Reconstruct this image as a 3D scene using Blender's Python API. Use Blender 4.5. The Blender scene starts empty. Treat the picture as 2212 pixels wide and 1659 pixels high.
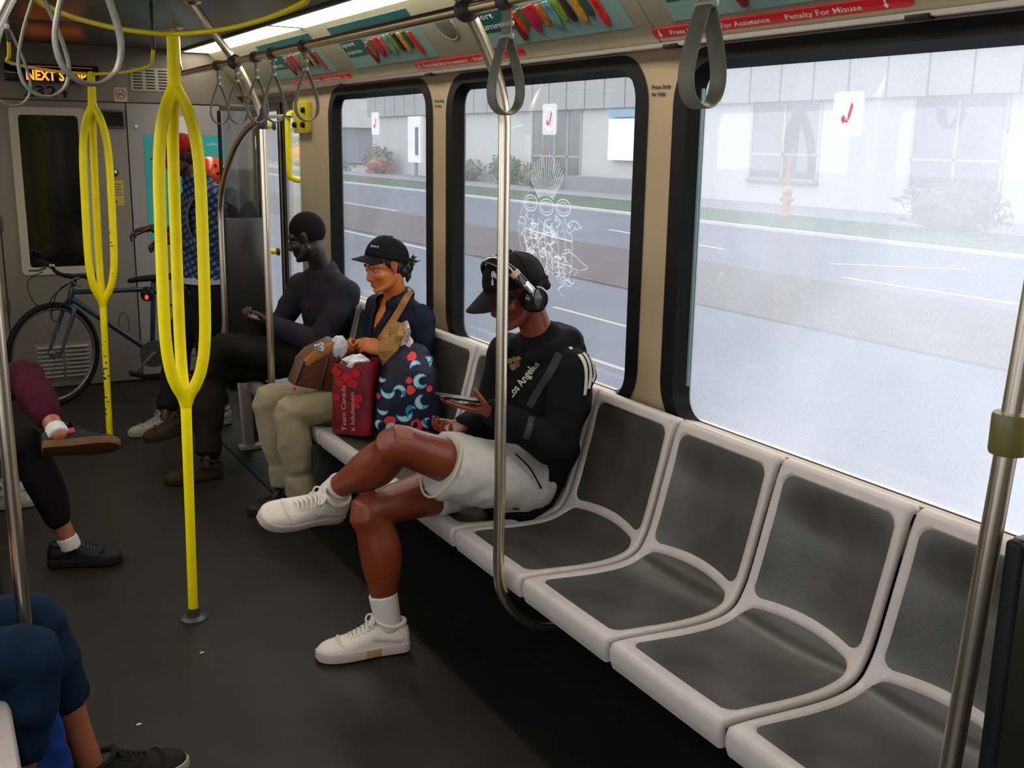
import bpy, bmesh, math, random
from mathutils import Vector as V, Matrix, noise
random.seed(7)
SC = bpy.context.scene
COL = SC.collection

# ---------------------------------------------------------------- camera
cam_data = bpy.data.cameras.new('camera')
cam_data.sensor_fit = 'HORIZONTAL'
cam_data.sensor_width = 36.0
cam_data.lens = 36.0 * 2276.3 / 2212.0
cam_data.clip_start = 0.03
cam_data.clip_end = 400
cam = bpy.data.objects.new('camera', cam_data)
COL.objects.link(cam)
_a, _b, _c = math.radians(-29.2273), math.radians(-12.8254), math.radians(-0.8958)
_R = Matrix.Rotation(_a, 3, 'Z') @ Matrix.Rotation(_b, 3, 'X') @ Matrix.Rotation(_c, 3, 'Y')
_rt, _fw, _up = _R.col[0], _R.col[1], _R.col[2]
cam.matrix_world = Matrix(((_rt[0], _up[0], -_fw[0], 0.0), (_rt[1], _up[1], -_fw[1], 0.0),
                           (_rt[2], _up[2], -_fw[2], 1.7059), (0, 0, 0, 1)))
SC.camera = cam
SC.view_settings.view_transform = 'Standard'
SC.view_settings.look = 'None'
SC.view_settings.gamma = 1.0
SC.view_settings.use_curve_mapping = False
SC.view_settings.exposure = 1.0

# ---------------------------------------------------------------- sky (bright overcast)
W = bpy.data.worlds.new('overcast_sky')
SC.world = W
W.use_nodes = True
_n = W.node_tree.nodes
_l = W.node_tree.links
_bg = _n['Background']
_tc = _n.new('ShaderNodeTexCoord')
_sx = _n.new('ShaderNodeSeparateXYZ')
_cr = _n.new('ShaderNodeValToRGB')
_cr.color_ramp.elements[0].position = 0.0
_cr.color_ramp.elements[0].color = (0.95, 0.97, 1.0, 1)
_cr.color_ramp.elements[1].position = 0.7
_cr.color_ramp.elements[1].color = (0.88, 0.93, 1.0, 1)
_l.new(_tc.outputs['Generated'], _sx.inputs[0])
_l.new(_sx.outputs['Z'], _cr.inputs[0])
_l.new(_cr.outputs[0], _bg.inputs['Color'])
_bg.inputs['Strength'].default_value = 1.4
LAMP = 4.2                                # radiance of the ceiling light strips

# ---------------------------------------------------------------- materials
MATS = {}


def mat(name, col, rough=0.5, metal=0.0, var=0.0, vs=8.0, bump=0.0, bs=60.0, spec=None, coat=0.0,
        emis=0.0, stretch=None, col2=None):
    if name in MATS:
        return MATS[name]
    if spec is None:                       # cloth and matt surfaces reflect little
        spec = 0.12 if rough >= 0.65 else (0.3 if rough >= 0.5 else 0.5)
    m = bpy.data.materials.new(name)
    m.use_nodes = True
    nt = m.node_tree
    p = nt.nodes['Principled BSDF']
    p.inputs['Base Color'].default_value = (*col, 1)
    p.inputs['Roughness'].default_value = rough
    p.inputs['Metallic'].default_value = metal
    p.inputs['Specular IOR Level'].default_value = spec
    p.inputs['Coat Weight'].default_value = coat
    if emis:
        p.inputs['Emission Color'].default_value = (*col, 1)
        p.inputs['Emission Strength'].default_value = emis
    if var or bump:
        tc = nt.nodes.new('ShaderNodeTexCoord')
        mp = nt.nodes.new('ShaderNodeMapping')
        nt.links.new(tc.outputs['Object'], mp.inputs['Vector'])
        if stretch:
            mp.inputs['Scale'].default_value = stretch
    if var:
        t = nt.nodes.new('ShaderNodeTexNoise')
        t.inputs['Scale'].default_value = vs
        t.inputs['Detail'].default_value = 5
        nt.links.new(mp.outputs[0], t.inputs['Vector'])
        r = nt.nodes.new('ShaderNodeValToRGB')
        r.color_ramp.elements[0].position = 0.3
        r.color_ramp.elements[1].position = 0.7
        if col2:
            r.color_ramp.elements[0].color = (*col, 1)
            r.color_ramp.elements[1].color = (*col2, 1)
        else:
            r.color_ramp.elements[0].color = (*[c * (1 - var) for c in col], 1)
            r.color_ramp.elements[1].color = (*[min(1, c * (1 + var)) for c in col], 1)
        nt.links.new(t.outputs['Fac'], r.inputs[0])
        nt.links.new(r.outputs[0], p.inputs['Base Color'])
    if bump:
        t2 = nt.nodes.new('ShaderNodeTexNoise')
        t2.inputs['Scale'].default_value = bs
        t2.inputs['Detail'].default_value = 3
        nt.links.new(mp.outputs[0], t2.inputs['Vector'])
        b = nt.nodes.new('ShaderNodeBump')
        b.inputs['Strength'].default_value = bump
        b.inputs['Distance'].default_value = 0.01
        nt.links.new(t2.outputs['Fac'], b.inputs['Height'])
        nt.links.new(b.outputs[0], p.inputs['Normal'])
    MATS[name] = m
    return m


def glass_mat(name, haze, haze_var=0.0, tint=(1, 1, 1), scratch=False, ramp=None):
    """single-sheet pane: clear transmission + mirror reflection + scattering from wear in the surface"""
    m = bpy.data.materials.new(name)
    m.use_nodes = True
    nt = m.node_tree
    nt.nodes.clear()
    out = nt.nodes.new('ShaderNodeOutputMaterial')
    tr = nt.nodes.new('ShaderNodeBsdfTransparent')
    tr.inputs[0].default_value = (*tint, 1)
    gl = nt.nodes.new('ShaderNodeBsdfGlossy')
    gl.inputs['Roughness'].default_value = 0.02
    fr = nt.nodes.new('ShaderNodeFresnel')
    fr.inputs['IOR'].default_value = 1.5
    geo = nt.nodes.new('ShaderNodeNewGeometry')
    mx = nt.nodes.new('ShaderNodeMixShader')
    # the Fresnel node inverts the ior when the pane is hit from behind: use 1.5 on both faces
    ior = nt.nodes.new('ShaderNodeMix')
    ior.inputs[2].default_value = 1.5
    ior.inputs[3].default_value = 1 / 1.5
    nt.links.new(geo.outputs['Backfacing'], ior.inputs[0])
    nt.links.new(ior.outputs[0], fr.inputs['IOR'])
    dbl = nt.nodes.new('ShaderNodeMath')          # two panes, four surfaces: about twice the single-sheet reflection
    dbl.operation = 'MULTIPLY'
    dbl.inputs[1].default_value = 2.0
    dbl.use_clamp = True
    nt.links.new(fr.outputs[0], dbl.inputs[0])
    nt.links.new(dbl.outputs[0], mx.inputs[0])
    nt.links.new(tr.outputs[0], mx.inputs[1])
    nt.links.new(gl.outputs[0], mx.inputs[2])
    tl = nt.nodes.new('ShaderNodeBsdfTranslucent')
    tl.inputs[0].default_value = (0.97, 0.97, 1.0, 1)
    mh = nt.nodes.new('ShaderNodeMixShader')
    nt.links.new(mx.outputs[0], mh.inputs[1])
    nt.links.new(tl.outputs[0], mh.inputs[2])
    tc = nt.nodes.new('ShaderNodeTexCoord')
    add = nt.nodes.new('ShaderNodeMath')
    add.operation = 'ADD'
    add.use_clamp = True
    no = nt.nodes.new('ShaderNodeTexNoise')
    no.inputs['Scale'].default_value = 2.2
    no.inputs['Detail'].default_value = 4
    nt.links.new(tc.outputs['Object'], no.inputs['Vector'])
    mr = nt.nodes.new('ShaderNodeMapRange')
    mr.inputs['From Min'].default_value = 0.3
    mr.inputs['From Max'].default_value = 0.7
    mr.inputs['To Min'].default_value = haze - haze_var
    mr.inputs['To Max'].default_value = haze + haze_var
    nt.links.new(no.outputs['Fac'], mr.inputs['Value'])
    nt.links.new(mr.outputs[0], add.inputs[0])
    add.inputs[1].default_value = 0
    if scratch:
        mp = nt.nodes.new('ShaderNodeMapping')
        mp.inputs['Rotation'].default_value = (0.70, 0, 0)
        mp.inputs['Scale'].default_value = (1, 420, 95)
        nt.links.new(tc.outputs['Object'], mp.inputs['Vector'])
        n2 = nt.nodes.new('ShaderNodeTexNoise')
        n2.inputs['Scale'].default_value = 1.0
        n2.inputs['Detail'].default_value = 2
        nt.links.new(mp.outputs[0], n2.inputs['Vector'])
        m2 = nt.nodes.new('ShaderNodeMapRange')
        m2.inputs['From Min'].default_value = 0.58
        m2.inputs['From Max'].default_value = 0.75
        m2.inputs['To Max'].default_value = 0.22
        nt.links.new(n2.outputs['Fac'], m2.inputs['Value'])
        # wear is heavier towards one end of the pane
        sx = nt.nodes.new('ShaderNodeSeparateXYZ')
        nt.links.new(tc.outputs['Object'], sx.inputs[0])
        m3 = nt.nodes.new('ShaderNodeMapRange')
        m3.inputs['From Min'].default_value = ramp[0]
        m3.inputs['From Max'].default_value = ramp[1]
        m3.inputs['To Min'].default_value = ramp[2]
        m3.inputs['To Max'].default_value = ramp[3]
        nt.links.new(sx.outputs['Y'], m3.inputs['Value'])
        a2 = nt.nodes.new('ShaderNodeMath')
        a2.operation = 'ADD'
        nt.links.new(m2.outputs[0], a2.inputs[0])
        nt.links.new(m3.outputs[0], a2.inputs[1])
        nt.links.new(a2.outputs[0], add.inputs[1])
    nt.links.new(add.outputs[0], mh.inputs[0])
    nt.links.new(mh.outputs[0], out.inputs[0])
    return m


# ---------------------------------------------------------------- geometry helpers
def catmull(P, n):
    """resample a list of tuples (any length) with a Catmull-Rom curve, n steps per span"""
    if n <= 1 or len(P) < 2:
        return [tuple(p) for p in P]
    out = []
    k = len(P[0])
    for i in range(len(P) - 1):
        p0, p1, p2, p3 = P[max(i - 1, 0)], P[i], P[i + 1], P[min(i + 2, len(P) - 1)]
        for s in range(n):
            t = s / n
            out.append(tuple(0.5 * (2 * p1[j] + (p2[j] - p0[j]) * t + (2 * p0[j] - 5 * p1[j] + 4 * p2[j] - p3[j]) * t * t
                                    + (3 * p1[j] - p0[j] - 3 * p2[j] + p3[j]) * t ** 3) for j in range(k)))
    out.append(tuple(P[-1]))
    return out


class G:
    def __init__(s):
        s.v, s.f, s.m = [], [], []

    def add(s, vs, fs, m=0):
        n = len(s.v)
        s.v += [tuple(p) for p in vs]
        s.f += [tuple(i + n for i in f) for f in fs]
        s.m += [m] * len(fs)
        return s

    def box(s, c, d, rot=None, m=0):
        x, y, z = d[0] / 2, d[1] / 2, d[2] / 2
        vs = [V((a * x, b * y, e * z)) for a in (-1, 1) for b in (-1, 1) for e in (-1, 1)]
        if rot is not None:
            vs = [rot @ p for p in vs]
        return s.add([p + V(c) for p in vs],
                     [(0, 1, 3, 2), (4, 6, 7, 5), (0, 4, 5, 1), (2, 3, 7, 6), (0, 2, 6, 4), (1, 5, 7, 3)], m)

    def box2(s, a, b, m=0):
        return s.box([(a[i] + b[i]) / 2 for i in range(3)], [abs(b[i] - a[i]) for i in range(3)], None, m)

    def rings(s, R, m=0, cap=True, closed=False):
        """skin a list of equal-length rings"""
        k = len(R[0])
        vs = [p for r in R for p in r]
        fs = []
        nr = len(R)
        for i in range(nr if closed else nr - 1):
            a, b = i * k, ((i + 1) % nr) * k
            for j in range(k):
                fs.append((a + j, a + (j + 1) % k, b + (j + 1) % k, b + j))
        if cap and not closed:
            fs.append(tuple(range(k - 1, -1, -1)))
            fs.append(tuple((nr - 1) * k + j for j in range(k)))
        return s.add(vs, fs, m)

    def limb(s, P, rad, U=None, n=4, seg=14, rnd=True, m=0, closed=False, power=2.0):
        """tapered tube along P; rad items are r or (ru, rv); U fixes the direction of ru"""
        rr = [(r, r) if not isinstance(r, (tuple, list)) else tuple(r) for r in rad]
        if len(rr) == 1:
            rr = rr * len(P)
        D = [tuple(p) + r for p, r in zip(P, rr)]
        if closed:
            D = [D[-1]] + D + [D[0], D[1]]
            Q = catmull(D, n)[n:-n - 1] if n > 1 else D[1:-2]
        else:
            Q = catmull(D, n)
        pts = [V(q[:3]) for q in Q]
        rs = [(max(q[3], 1e-4), max(q[4], 1e-4)) for q in Q]
        N = len(pts)
        T = []
        for i in range(N):
            a = pts[(i - 1) % N] if (closed or i > 0) else pts[0]
            b = pts[(i + 1) % N] if (closed or i < N - 1) else pts[-1]
            t = (b - a)
            T.append(t.normalized() if t.length > 1e-9 else V((0, 0, 1)))
        u = V(U) if U is not None else (V((0, 0, 1)) if abs(T[0].z) < 0.9 else V((1, 0, 0)))
        R = []
        for i in range(N):
            uu = (V(U) if U is not None else u)
            uu = uu - T[i] * uu.dot(T[i])
            if uu.length < 1e-6:
                uu = T[i].orthogonal()
            uu.normalize()
            u = uu
            w = T[i].cross(uu)
            ring = []
            for j in range(seg):
                a = 2 * math.pi * j / seg
                ca, sa = math.cos(a), math.sin(a)
                if power != 2.0:
                    ca = math.copysign(abs(ca) ** (2 / power), ca)
                    sa = math.copysign(abs(sa) ** (2 / power), sa)
                ring.append((uu * (rs[i][0] * ca) + w * (rs[i][1] * sa)))
            R.append((pts[i], ring))
        full = []
        if rnd and not closed:
            r0 = min(rs[0])
            for d, k in ((-0.92, 0.35), (-0.7, 0.7), (-0.38, 0.92)):
                full.append([pts[0] + T[0] * (d * r0) + q * k for q in R[0][1]])
        for p, ring in R:
            full.append([p + q for q in ring])
        if rnd and not closed:
            r0 = min(rs[-1])
            for d, k in ((0.38, 0.92), (0.7, 0.7), (0.92, 0.35)):
                full.append([pts[-1] + T[-1] * (d * r0) + q * k for q in R[-1][1]])
        return s.rings(full, m, True, closed)

    def tube(s, P, r, n=1, seg=12, closed=False, m=0, rnd=False):
        return s.limb(P, [r], None, n, seg, rnd, m, closed)

    def ell(s, c, r, A=None, nu=16, nv=10, m=0):
        """ellipsoid; A = (ax, ay, az) unit axes"""
        A = A or (V((1, 0, 0)), V((0, 1, 0)), V((0, 0, 1)))
        c = V(c)
        R = []
        for i in range(1, nv):
            th = math.pi * i / nv
            R.append([c + A[0] * (r[0] * math.sin(th) * math.cos(2 * math.pi * j / nu))
                      + A[1] * (r[1] * math.sin(th) * math.sin(2 * math.pi * j / nu)) - A[2] * (r[2] * math.cos(th))
                      for j in range(nu)])
        n0 = len(s.v)
        s.rings(R, m, False)
        k = nu
        b, t = c - A[2] * r[2], c + A[2] * r[2]
        nb = len(s.v)
        s.v += [tuple(b), tuple(t)]
        for j in range(k):
            s.f.append((n0 + (j + 1) % k, n0 + j, nb))
            s.m.append(m)
            o = n0 + (nv - 2) * k
            s.f.append((o + j, o + (j + 1) % k, nb + 1))
            s.m.append(m)
        return s

    def prism(s, poly, o, u, w, d, m=0):
        """polygon (2D) in plane o+u*a+w*b extruded by vector d"""
        o, u, w, d = V(o), V(u), V(w), V(d)
        n = len(poly)
        a = [o + u * p[0] + w * p[1] for p in poly]
        b = [p + d for p in a]
        return s.add(a + b, [tuple(range(n - 1, -1, -1)), tuple(range(n, 2 * n))] +
                     [(i, (i + 1) % n, n + (i + 1) % n, n + i) for i in range(n)], m)

    def lathe(s, prof, c, ax=(0, 0, 1), seg=20, m=0, cap=True):
        ax = V(ax).normalized()
        u = ax.orthogonal().normalized()
        w = ax.cross(u)
        c = V(c)
        return s.rings([[c + ax * h + (u * math.cos(2 * math.pi * j / seg) + w * math.sin(2 * math.pi * j / seg)) * max(r, 1e-5)
                         for j in range(seg)] for r, h in prof], m, cap)


def rrect(w, h, r, n=5, cx=0.0, cy=0.0):
    out = []
    for (sx, sy, a0) in ((1, 1, 0), (-1, 1, 90), (-1, -1, 180), (1, -1, 270)):
        for i in range(n + 1):
            a = math.radians(a0 + 90 * i / n)
            out.append((cx + sx * (w / 2 - r) + r * math.cos(a), cy + sy * (h / 2 - r) + r * math.sin(a)))
    return out


WL = {}


def wloc(o):
    return WL.get(o.name, V((0, 0, 0)))


def thing(name, label, cat, loc=(0, 0, 0), group=None):
    o = bpy.data.objects.new(name, None)
    o.empty_display_size = 0.1
    COL.objects.link(o)
    o.location = loc
    WL[o.name] = V(loc)
    o['label'] = label
    o['category'] = cat
    if group:
        o['group'] = group
    return o


def tag(o, label=None, cat=None, group=None, kind=None):
    for k, v in (('label', label), ('category', cat), ('group', group), ('kind', kind)):
        if v:
            o[k] = v
    return o


def link_mesh(name, me, mats, parent=None, at=None, smooth=40):
    for m in (mats if isinstance(mats, (list, tuple)) else [mats]):
        me.materials.append(m)
    if smooth:
        me.shade_smooth()
        if smooth < 180:
            me.set_sharp_from_angle(angle=math.radians(smooth))
    o = bpy.data.objects.new(name, me)
    COL.objects.link(o)
    base = V(at) if at is not None else (wloc(parent) if parent else V((0, 0, 0)))
    if base.length:
        me.transform(Matrix.Translation(-base))
    if parent:
        o.parent = parent
        o.location = base - wloc(parent)
    else:
        o.location = base
    WL[o.name] = base
    return o


def build(name, g, mats, parent=None, at=None, smooth=40, bevel=0.0, bseg=2):
    me = bpy.data.meshes.new(name)
    me.from_pydata(g.v, [], g.f)
    for p, i in zip(me.polygons, g.m):
        p.material_index = i
    bm = bmesh.new()
    bm.from_mesh(me)
    if bevel:
        bmesh.ops.bevel(bm, geom=[e for e in bm.edges if len(e.link_faces) == 2 and e.calc_face_angle(0) > 0.6],
                        offset=bevel, segments=bseg, affect='EDGES', profile=0.6, clamp_overlap=True)
    bmesh.ops.recalc_face_normals(bm, faces=bm.faces)
    bm.to_mesh(me)
    bm.free()
    me.update()
    return link_mesh(name, me, mats, parent, at, smooth)


def fuse(name, g, mats, parent=None, at=None, voxel=0.008, it=4, folds=0.0, fs=14.0, stretch=(1, 1, 1), fac=0.5, cut=None):
    """union overlapping closed shells into one continuous skin"""
    me = bpy.data.meshes.new(name + '_shells')
    me.from_pydata(g.v, [], g.f)
    bm = bmesh.new()
    bm.from_mesh(me)
    bmesh.ops.recalc_face_normals(bm, faces=bm.faces)
    bm.to_mesh(me)
    bm.free()
    t = bpy.data.objects.new(name + '_shells', me)
    COL.objects.link(t)
    r = t.modifiers.new('r', 'REMESH')
    r.mode = 'VOXEL'
    r.voxel_size = voxel
    if it:
        q = t.modifiers.new('s', 'SMOOTH')
        q.factor = fac
        q.iterations = it
    dg = bpy.context.evaluated_depsgraph_get()
    dg.update()
    nm = bpy.data.meshes.new_from_object(t.evaluated_get(dg))
    nm.name = name
    bpy.data.objects.remove(t)
    bpy.data.meshes.remove(me)
    if folds:
        sx, sy, sz = stretch
        off = V((random.random() * 9, random.random() * 9, random.random() * 9))
        mv = []
        for v in nm.vertices:
            p = v.co
            q = V((p.x * sx, p.y * sy, p.z * sz)) * fs + off
            a = noise.noise(q)
            b = noise.noise(q * 2.3 + V((3, 1, 7)))
            mv.append(p + v.normal * (folds * (1 - 2.2 * abs(a) + 0.35 * b)))
        for v, c in zip(nm.vertices, mv):
            v.co = c
    nm.materials.clear()
    return link_mesh(name, nm, mats, parent, at, 180)


def text_mesh(name, body, mtl, origin, u, w, height, width=None, parent=None, depth=0.0006, spacing=1.0, align='LEFT', bold=0.0, at=None):
    """flat lettering: baseline direction u, up direction w"""
    cu = bpy.data.curves.new(name, 'FONT')
    cu.body = body
    cu.size = 1.0
    cu.resolution_u = 2
    cu.extrude = 0.0
    cu.offset = bold
    cu.space_character = spacing
    t = bpy.data.objects.new(name + '_text', cu)
    COL.objects.link(t)
    dg = bpy.context.evaluated_depsgraph_get()
    dg.update()
    me = bpy.data.meshes.new_from_object(t.evaluated_get(dg))
    bpy.data.objects.remove(t)
    xs = [v.co.x for v in me.vertices]
    ys = [v.co.y for v in me.vertices]
    x0, x1, y0 = min(xs), max(xs), 0.0
    cap = 0.73
    sy = height / cap
    sx = (width / (x1 - x0)) if width else sy
    u, w, o = V(u).normalized(), V(w).normalized(), V(origin)
    n = u.cross(w)
    for v in me.vertices:
        v.co = o + u * ((v.co.x - x0) * sx) + w * ((v.co.y - y0) * sy) + n * depth
    me.name = name
    return link_mesh(name, me, mtl, parent, at, 0)


def copy_tree(o, loc, label=None, group=None, rot=None):
    c = o.copy()
    COL.objects.link(c)
    c.location = loc
    if rot is not None:
        c.rotation_euler = rot
    if label:
        c['label'] = label
    if group:
        c['group'] = group
    for ch in list(o.children):
        d = ch.copy()
        COL.objects.link(d)
        d.parent = c
        for gc in list(ch.children):
            e = gc.copy()
            COL.objects.link(e)
            e.parent = d
    WL[c.name] = V(loc)
    return c


X = V((1, 0, 0))
Y = V((0, 1, 0))
Z = V((0, 0, 1))
# ================================================================ the car body
M_floor = mat('floor_rubber', (0.0118, 0.0098, 0.0074), 0.48, spec=0.35, var=0.35, vs=5, bump=0.05, bs=160)
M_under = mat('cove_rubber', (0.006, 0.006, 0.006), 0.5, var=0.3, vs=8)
M_beige = mat('beige_panel', (0.43, 0.32, 0.195), 0.45, var=0.06, vs=3)
M_cove = mat('grey_beige_cove', (0.33, 0.31, 0.215), 0.5, var=0.06, vs=3)
M_end = mat('end_wall_laminate', (0.19, 0.168, 0.135), 0.5, var=0.08, vs=4)
M_black = mat('black_rubber', (0.004, 0.004, 0.0045), 0.5, var=0.2, vs=20, spec=0.22)
M_ceil = mat('ceiling_panel', (0.036, 0.030, 0.026), 0.34, var=0.1, vs=3)
M_alu = mat('aluminium_trim', (0.62, 0.58, 0.56), 0.32, 1.0, var=0.1, vs=14, stretch=(1, 6, 30))
M_darkgrey = mat('dark_grey_metal', (0.05, 0.048, 0.043), 0.4, var=0.2, vs=9)
M_chrome = mat('brushed_steel', (0.90, 0.79, 0.62), 0.25, 1.0, var=0.06, vs=30, stretch=(1, 1, 0.1))
M_yellow = mat('yellow_paint', (0.96, 0.80, 0.0005), 0.40, var=0.05, vs=12, spec=0.25)
M_seat = mat('grey_moulded_plastic', (0.43, 0.385, 0.355), 0.34, var=0.06, vs=18)
M_pad = mat('dark_vinyl_pad', (0.048, 0.047, 0.038), 0.30, var=0.25, vs=9, bump=0.06, bs=240)
M_white = mat('white_sticker', (0.72, 0.70, 0.66), 0.5)
M_red = mat('red_strip', (0.50, 0.006, 0.016), 0.42, var=0.1, vs=30)
M_screen = mat('black_screen', (0.004, 0.005, 0.006), 0.08)
M_ink = mat('black_ink', (0.012, 0.011, 0.010), 0.6)
M_post = mat('post_label', (0.05, 0.042, 0.03), 0.6)

Y0, Y1 = -1.5, 7.77
XR, XL = 2.10, -0.56
GX = 2.132


def struct(name, g, m, parent=None, **k):
    o = build(name, g, m, parent, **k)
    if parent is None:
        o['kind'] = 'structure'
    return o


fl = struct('floor', G().box2((-0.62, Y0, -0.08), (2.16, Y1 + 0.1, 0.0)), M_floor)
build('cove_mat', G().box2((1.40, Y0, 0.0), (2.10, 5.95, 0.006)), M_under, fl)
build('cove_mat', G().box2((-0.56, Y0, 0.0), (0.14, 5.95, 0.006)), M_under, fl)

# ceiling with shallow seams
ce = struct('ceiling', G().box2((-0.62, Y0, 2.335), (2.16, Y1 + 0.1, 2.42)), M_darkgrey)
for i in range(6):
    a = Y0 + i * 1.55
    build('ceiling_panel', G().box2((-0.115, a + 0.004, 2.30), (1.655, min(a + 1.546, Y1), 2.335)), M_ceil, ce, bevel=0.004)
build('ceiling_rib', G().box2((1.655, Y0, 2.285), (1.68, Y1, 2.335)), M_darkgrey, ce, bevel=0.004)
build('ceiling_rib', G().box2((-0.14, Y0, 2.285), (-0.115, Y1, 2.335)), M_darkgrey, ce, bevel=0.004)

# fluorescent light strips
M_tube = mat('light_diffuser', (1.0, 0.91, 0.78), 0.5, emis=LAMP)
spots = [(0.02, 'nearest'), (2.71, 'second'), (5.40, 'far')]
for side, x0, x1 in (('right', 1.682, 1.872), ('left', -0.332, -0.142)):
    for k, (a, w) in enumerate([(-1.3, 'rear'), (1.03, 'near'), (3.36, 'middle'), (5.69, 'far')]):
        b = min(a + 2.325, 7.75)
        t = thing('ceiling_light', f'long white ceiling light strip, {w} segment above the {side} side seats', 'light',
                  ((x0 + x1) / 2, (a + b) / 2, 2.30), 'ceiling light strips')
        build('diffuser', G().box2((x0 + 0.004, a + 0.012, 2.292), (x1 - 0.004, b - 0.012, 2.334)), M_tube, t, bevel=0.003)
        build('end_cap', G().box2((x0, a, 2.288), (x1, a + 0.012, 2.334)), M_darkgrey, t)
        build('end_cap', G().box2((x0, b - 0.012, 2.288), (x1, b, 2.334)), M_darkgrey, t)


def mx(x, side):
    return x if side > 0 else 1.54 - x


WIN = [(1.222, 2.742), (2.872, 4.392), (4.532, 5.955), (-0.43, 1.09)]
cove_pts = [(2.10, 2.03), (1.87, 2.30)]
for side, nm in ((1, 'right'), (-1, 'left')):
    g = G()
    s = side
    zt, zb = 1.955, 0.845

    def bx(y0, y1, z0, z1, xa=2.10, xb=2.155):
        g.box2((mx(xa, s), y0, z0), (mx(xb, s), y1, z1))
    end = 6.50 if s > 0 else Y1
    bx(Y0, end, 0, zb)
    bx(Y0, end, zt, 2.335)
    ys = sorted(WIN)
    prev = Y0
    if s < 0:
        g.f.clear(), g.v.clear(), g.m.clear()
        bx(1.15, end, 0, zb)
        bx(Y0, end, zt, 2.335)
        bx(Y0, -1.35, 0, zt)
        prev = 1.15
        ys = [q for q in ys if q[0] > 1.0]
    for a, b in ys:
        bx(prev, a + 0.06, zb, zt)
        prev = b - 0.06
    bx(prev, end, zb, zt)
    if s > 0:
        bx(6.50, 7.77, 1.99, 2.335)
        bx(7.68, 7.77, 0, 1.99)
    wall = struct('wall_' + nm, g, M_beige)
    # dark lower liner behind the seats
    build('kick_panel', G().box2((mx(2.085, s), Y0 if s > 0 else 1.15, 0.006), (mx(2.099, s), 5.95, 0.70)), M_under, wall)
    # slanted cove above the windows, one panel per bay, and the aluminium rail below it
    cv = struct('trim_1' if s > 0 else 'trim_2', G().box2((mx(2.06, s), Y0, 2.004), (mx(2.10, s), Y1, 2.010)), M_alu)
    for a in (-1.45, -0.43, 1.16, 2.81, 4.46, 6.12):
        b = {-1.45: -0.435, -0.43: 1.155, 1.16: 2.805, 2.81: 4.455, 4.46: 6.115, 6.12: 7.77}[a]
        pr = [(2.10, 2.018), (2.084, 2.030), (1.868, 2.286), (1.87, 2.30), (1.90, 2.33), (2.10, 2.33)]
        build('cove_panel', G().prism([(mx(p[0], s), p[1]) for p in pr], (0, a + 0.002, 0), X, Z, (0, b - a - 0.004, 0)), M_cove, cv)
    build('rail_lip', G().box2((mx(2.055, s), Y0, 2.006), (mx(2.085, s), Y1, 2.018)), M_alu, cv)
    for a in (1.75, 2.68, 3.66, 4.45, 5.6):
        build('latch', G().box2((mx(2.050, s), a, 1.999), (mx(2.075, s), a + 0.07, 2.013)), M_black, cv, bevel=0.003)

M_glass_clear = glass_mat('window_glass', 0.10, 0.03)
M_glass_worn = glass_mat('scratched_window_glass', 0.30, 0.06, scratch=True, ramp=(0.65, -0.55, 0.0, 0.26))
M_glass_left = glass_mat('left_window_glass', 0.04, 0.02)
def film_mat(name, col, clear):
    m = bpy.data.materials.new(name)
    m.use_nodes = True
    nt = m.node_tree
    nt.nodes.clear()
    out = nt.nodes.new('ShaderNodeOutputMaterial')
    a, b, c = nt.nodes.new('ShaderNodeBsdfTransparent'), nt.nodes.new('ShaderNodeBsdfTranslucent'), nt.nodes.new('ShaderNodeMixShader')
    b.inputs[0].default_value = (*col, 1)
    c.inputs[0].default_value = 1 - clear
    for q, i in ((a, 1), (b, 2)):
        nt.links.new(q.outputs[0], c.inputs[i])
    nt.links.new(c.outputs[0], out.inputs[0])
    return m


M_stick = film_mat('clear_sticker', (0.95, 0.93, 0.93), 0.62)
M_stickw = film_mat('white_sticker_ring', (1.0, 1.0, 0.98), 0.25)
M_stickred = film_mat('faded_red_print', (0.80, 0.16, 0.17), 0.25)
M_etch = film_mat('etched_glass_lines', (1.0, 1.0, 1.0), 0.40)


def ring_loft(g, outer, inner, xo, xi, yc, zc, s, m=0):
    n = len(outer)
    a = [(mx(xo, s), yc + p[0], zc + p[1]) for p in outer]
    mid = [(mx(xo - 0.002, s), yc + (p[0] * .36 + q[0] * .64), zc + (p[1] * .36 + q[1] * .64)) for p, q in zip(outer, inner)]
    b = [(mx(xi, s), yc + p[0], zc + p[1]) for p in inner]
    c = [(mx(xi + 0.012, s), yc + p[0] * 1.01, zc + p[1] * 1.01) for p in inner]
    vs = a + mid + b + c
    fs = []
    for r in range(3):
        for i in range(n):
            j = (i + 1) % n
            fs.append((r * n + i, r * n + j, (r + 1) * n + j, (r + 1) * n + i))
    g.add(vs, fs, m)


WINOBJ = {}
num = 1
for s in (1, -1):
    for (a, b) in (WIN if s > 0 else WIN[:3]):
        yc, zc = (a + b) / 2, (2.0 + 0.79) / 2
        w, h = b - a, 2.0 - 0.79
        outer = rrect(w, h, 0.165, 8)
        inner = rrect(w - 0.22, h - 0.125, 0.075, 8, 0, -0.005)
        g = G()
        ring_loft(g, outer, inner, 2.097, GX, yc, zc, s)
        wo = struct(f'window_{num}', g, M_black, at=(mx(GX, s), yc, zc))
        if s > 0:
            WINOBJ[(a, b)] = wo
        gm = M_glass_left if s < 0 else (M_glass_worn if a == WIN[0][0] else M_glass_clear)
        p = rrect(w - 0.21, h - 0.115, 0.075, 8, 0, -0.005)
        gg = G().add([(mx(GX + 0.006, s), yc + q[0], zc + q[1]) for q in p], [tuple(range(len(p)))])
        build('glass_pane', gg, gm, wo)
        num += 1

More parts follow.
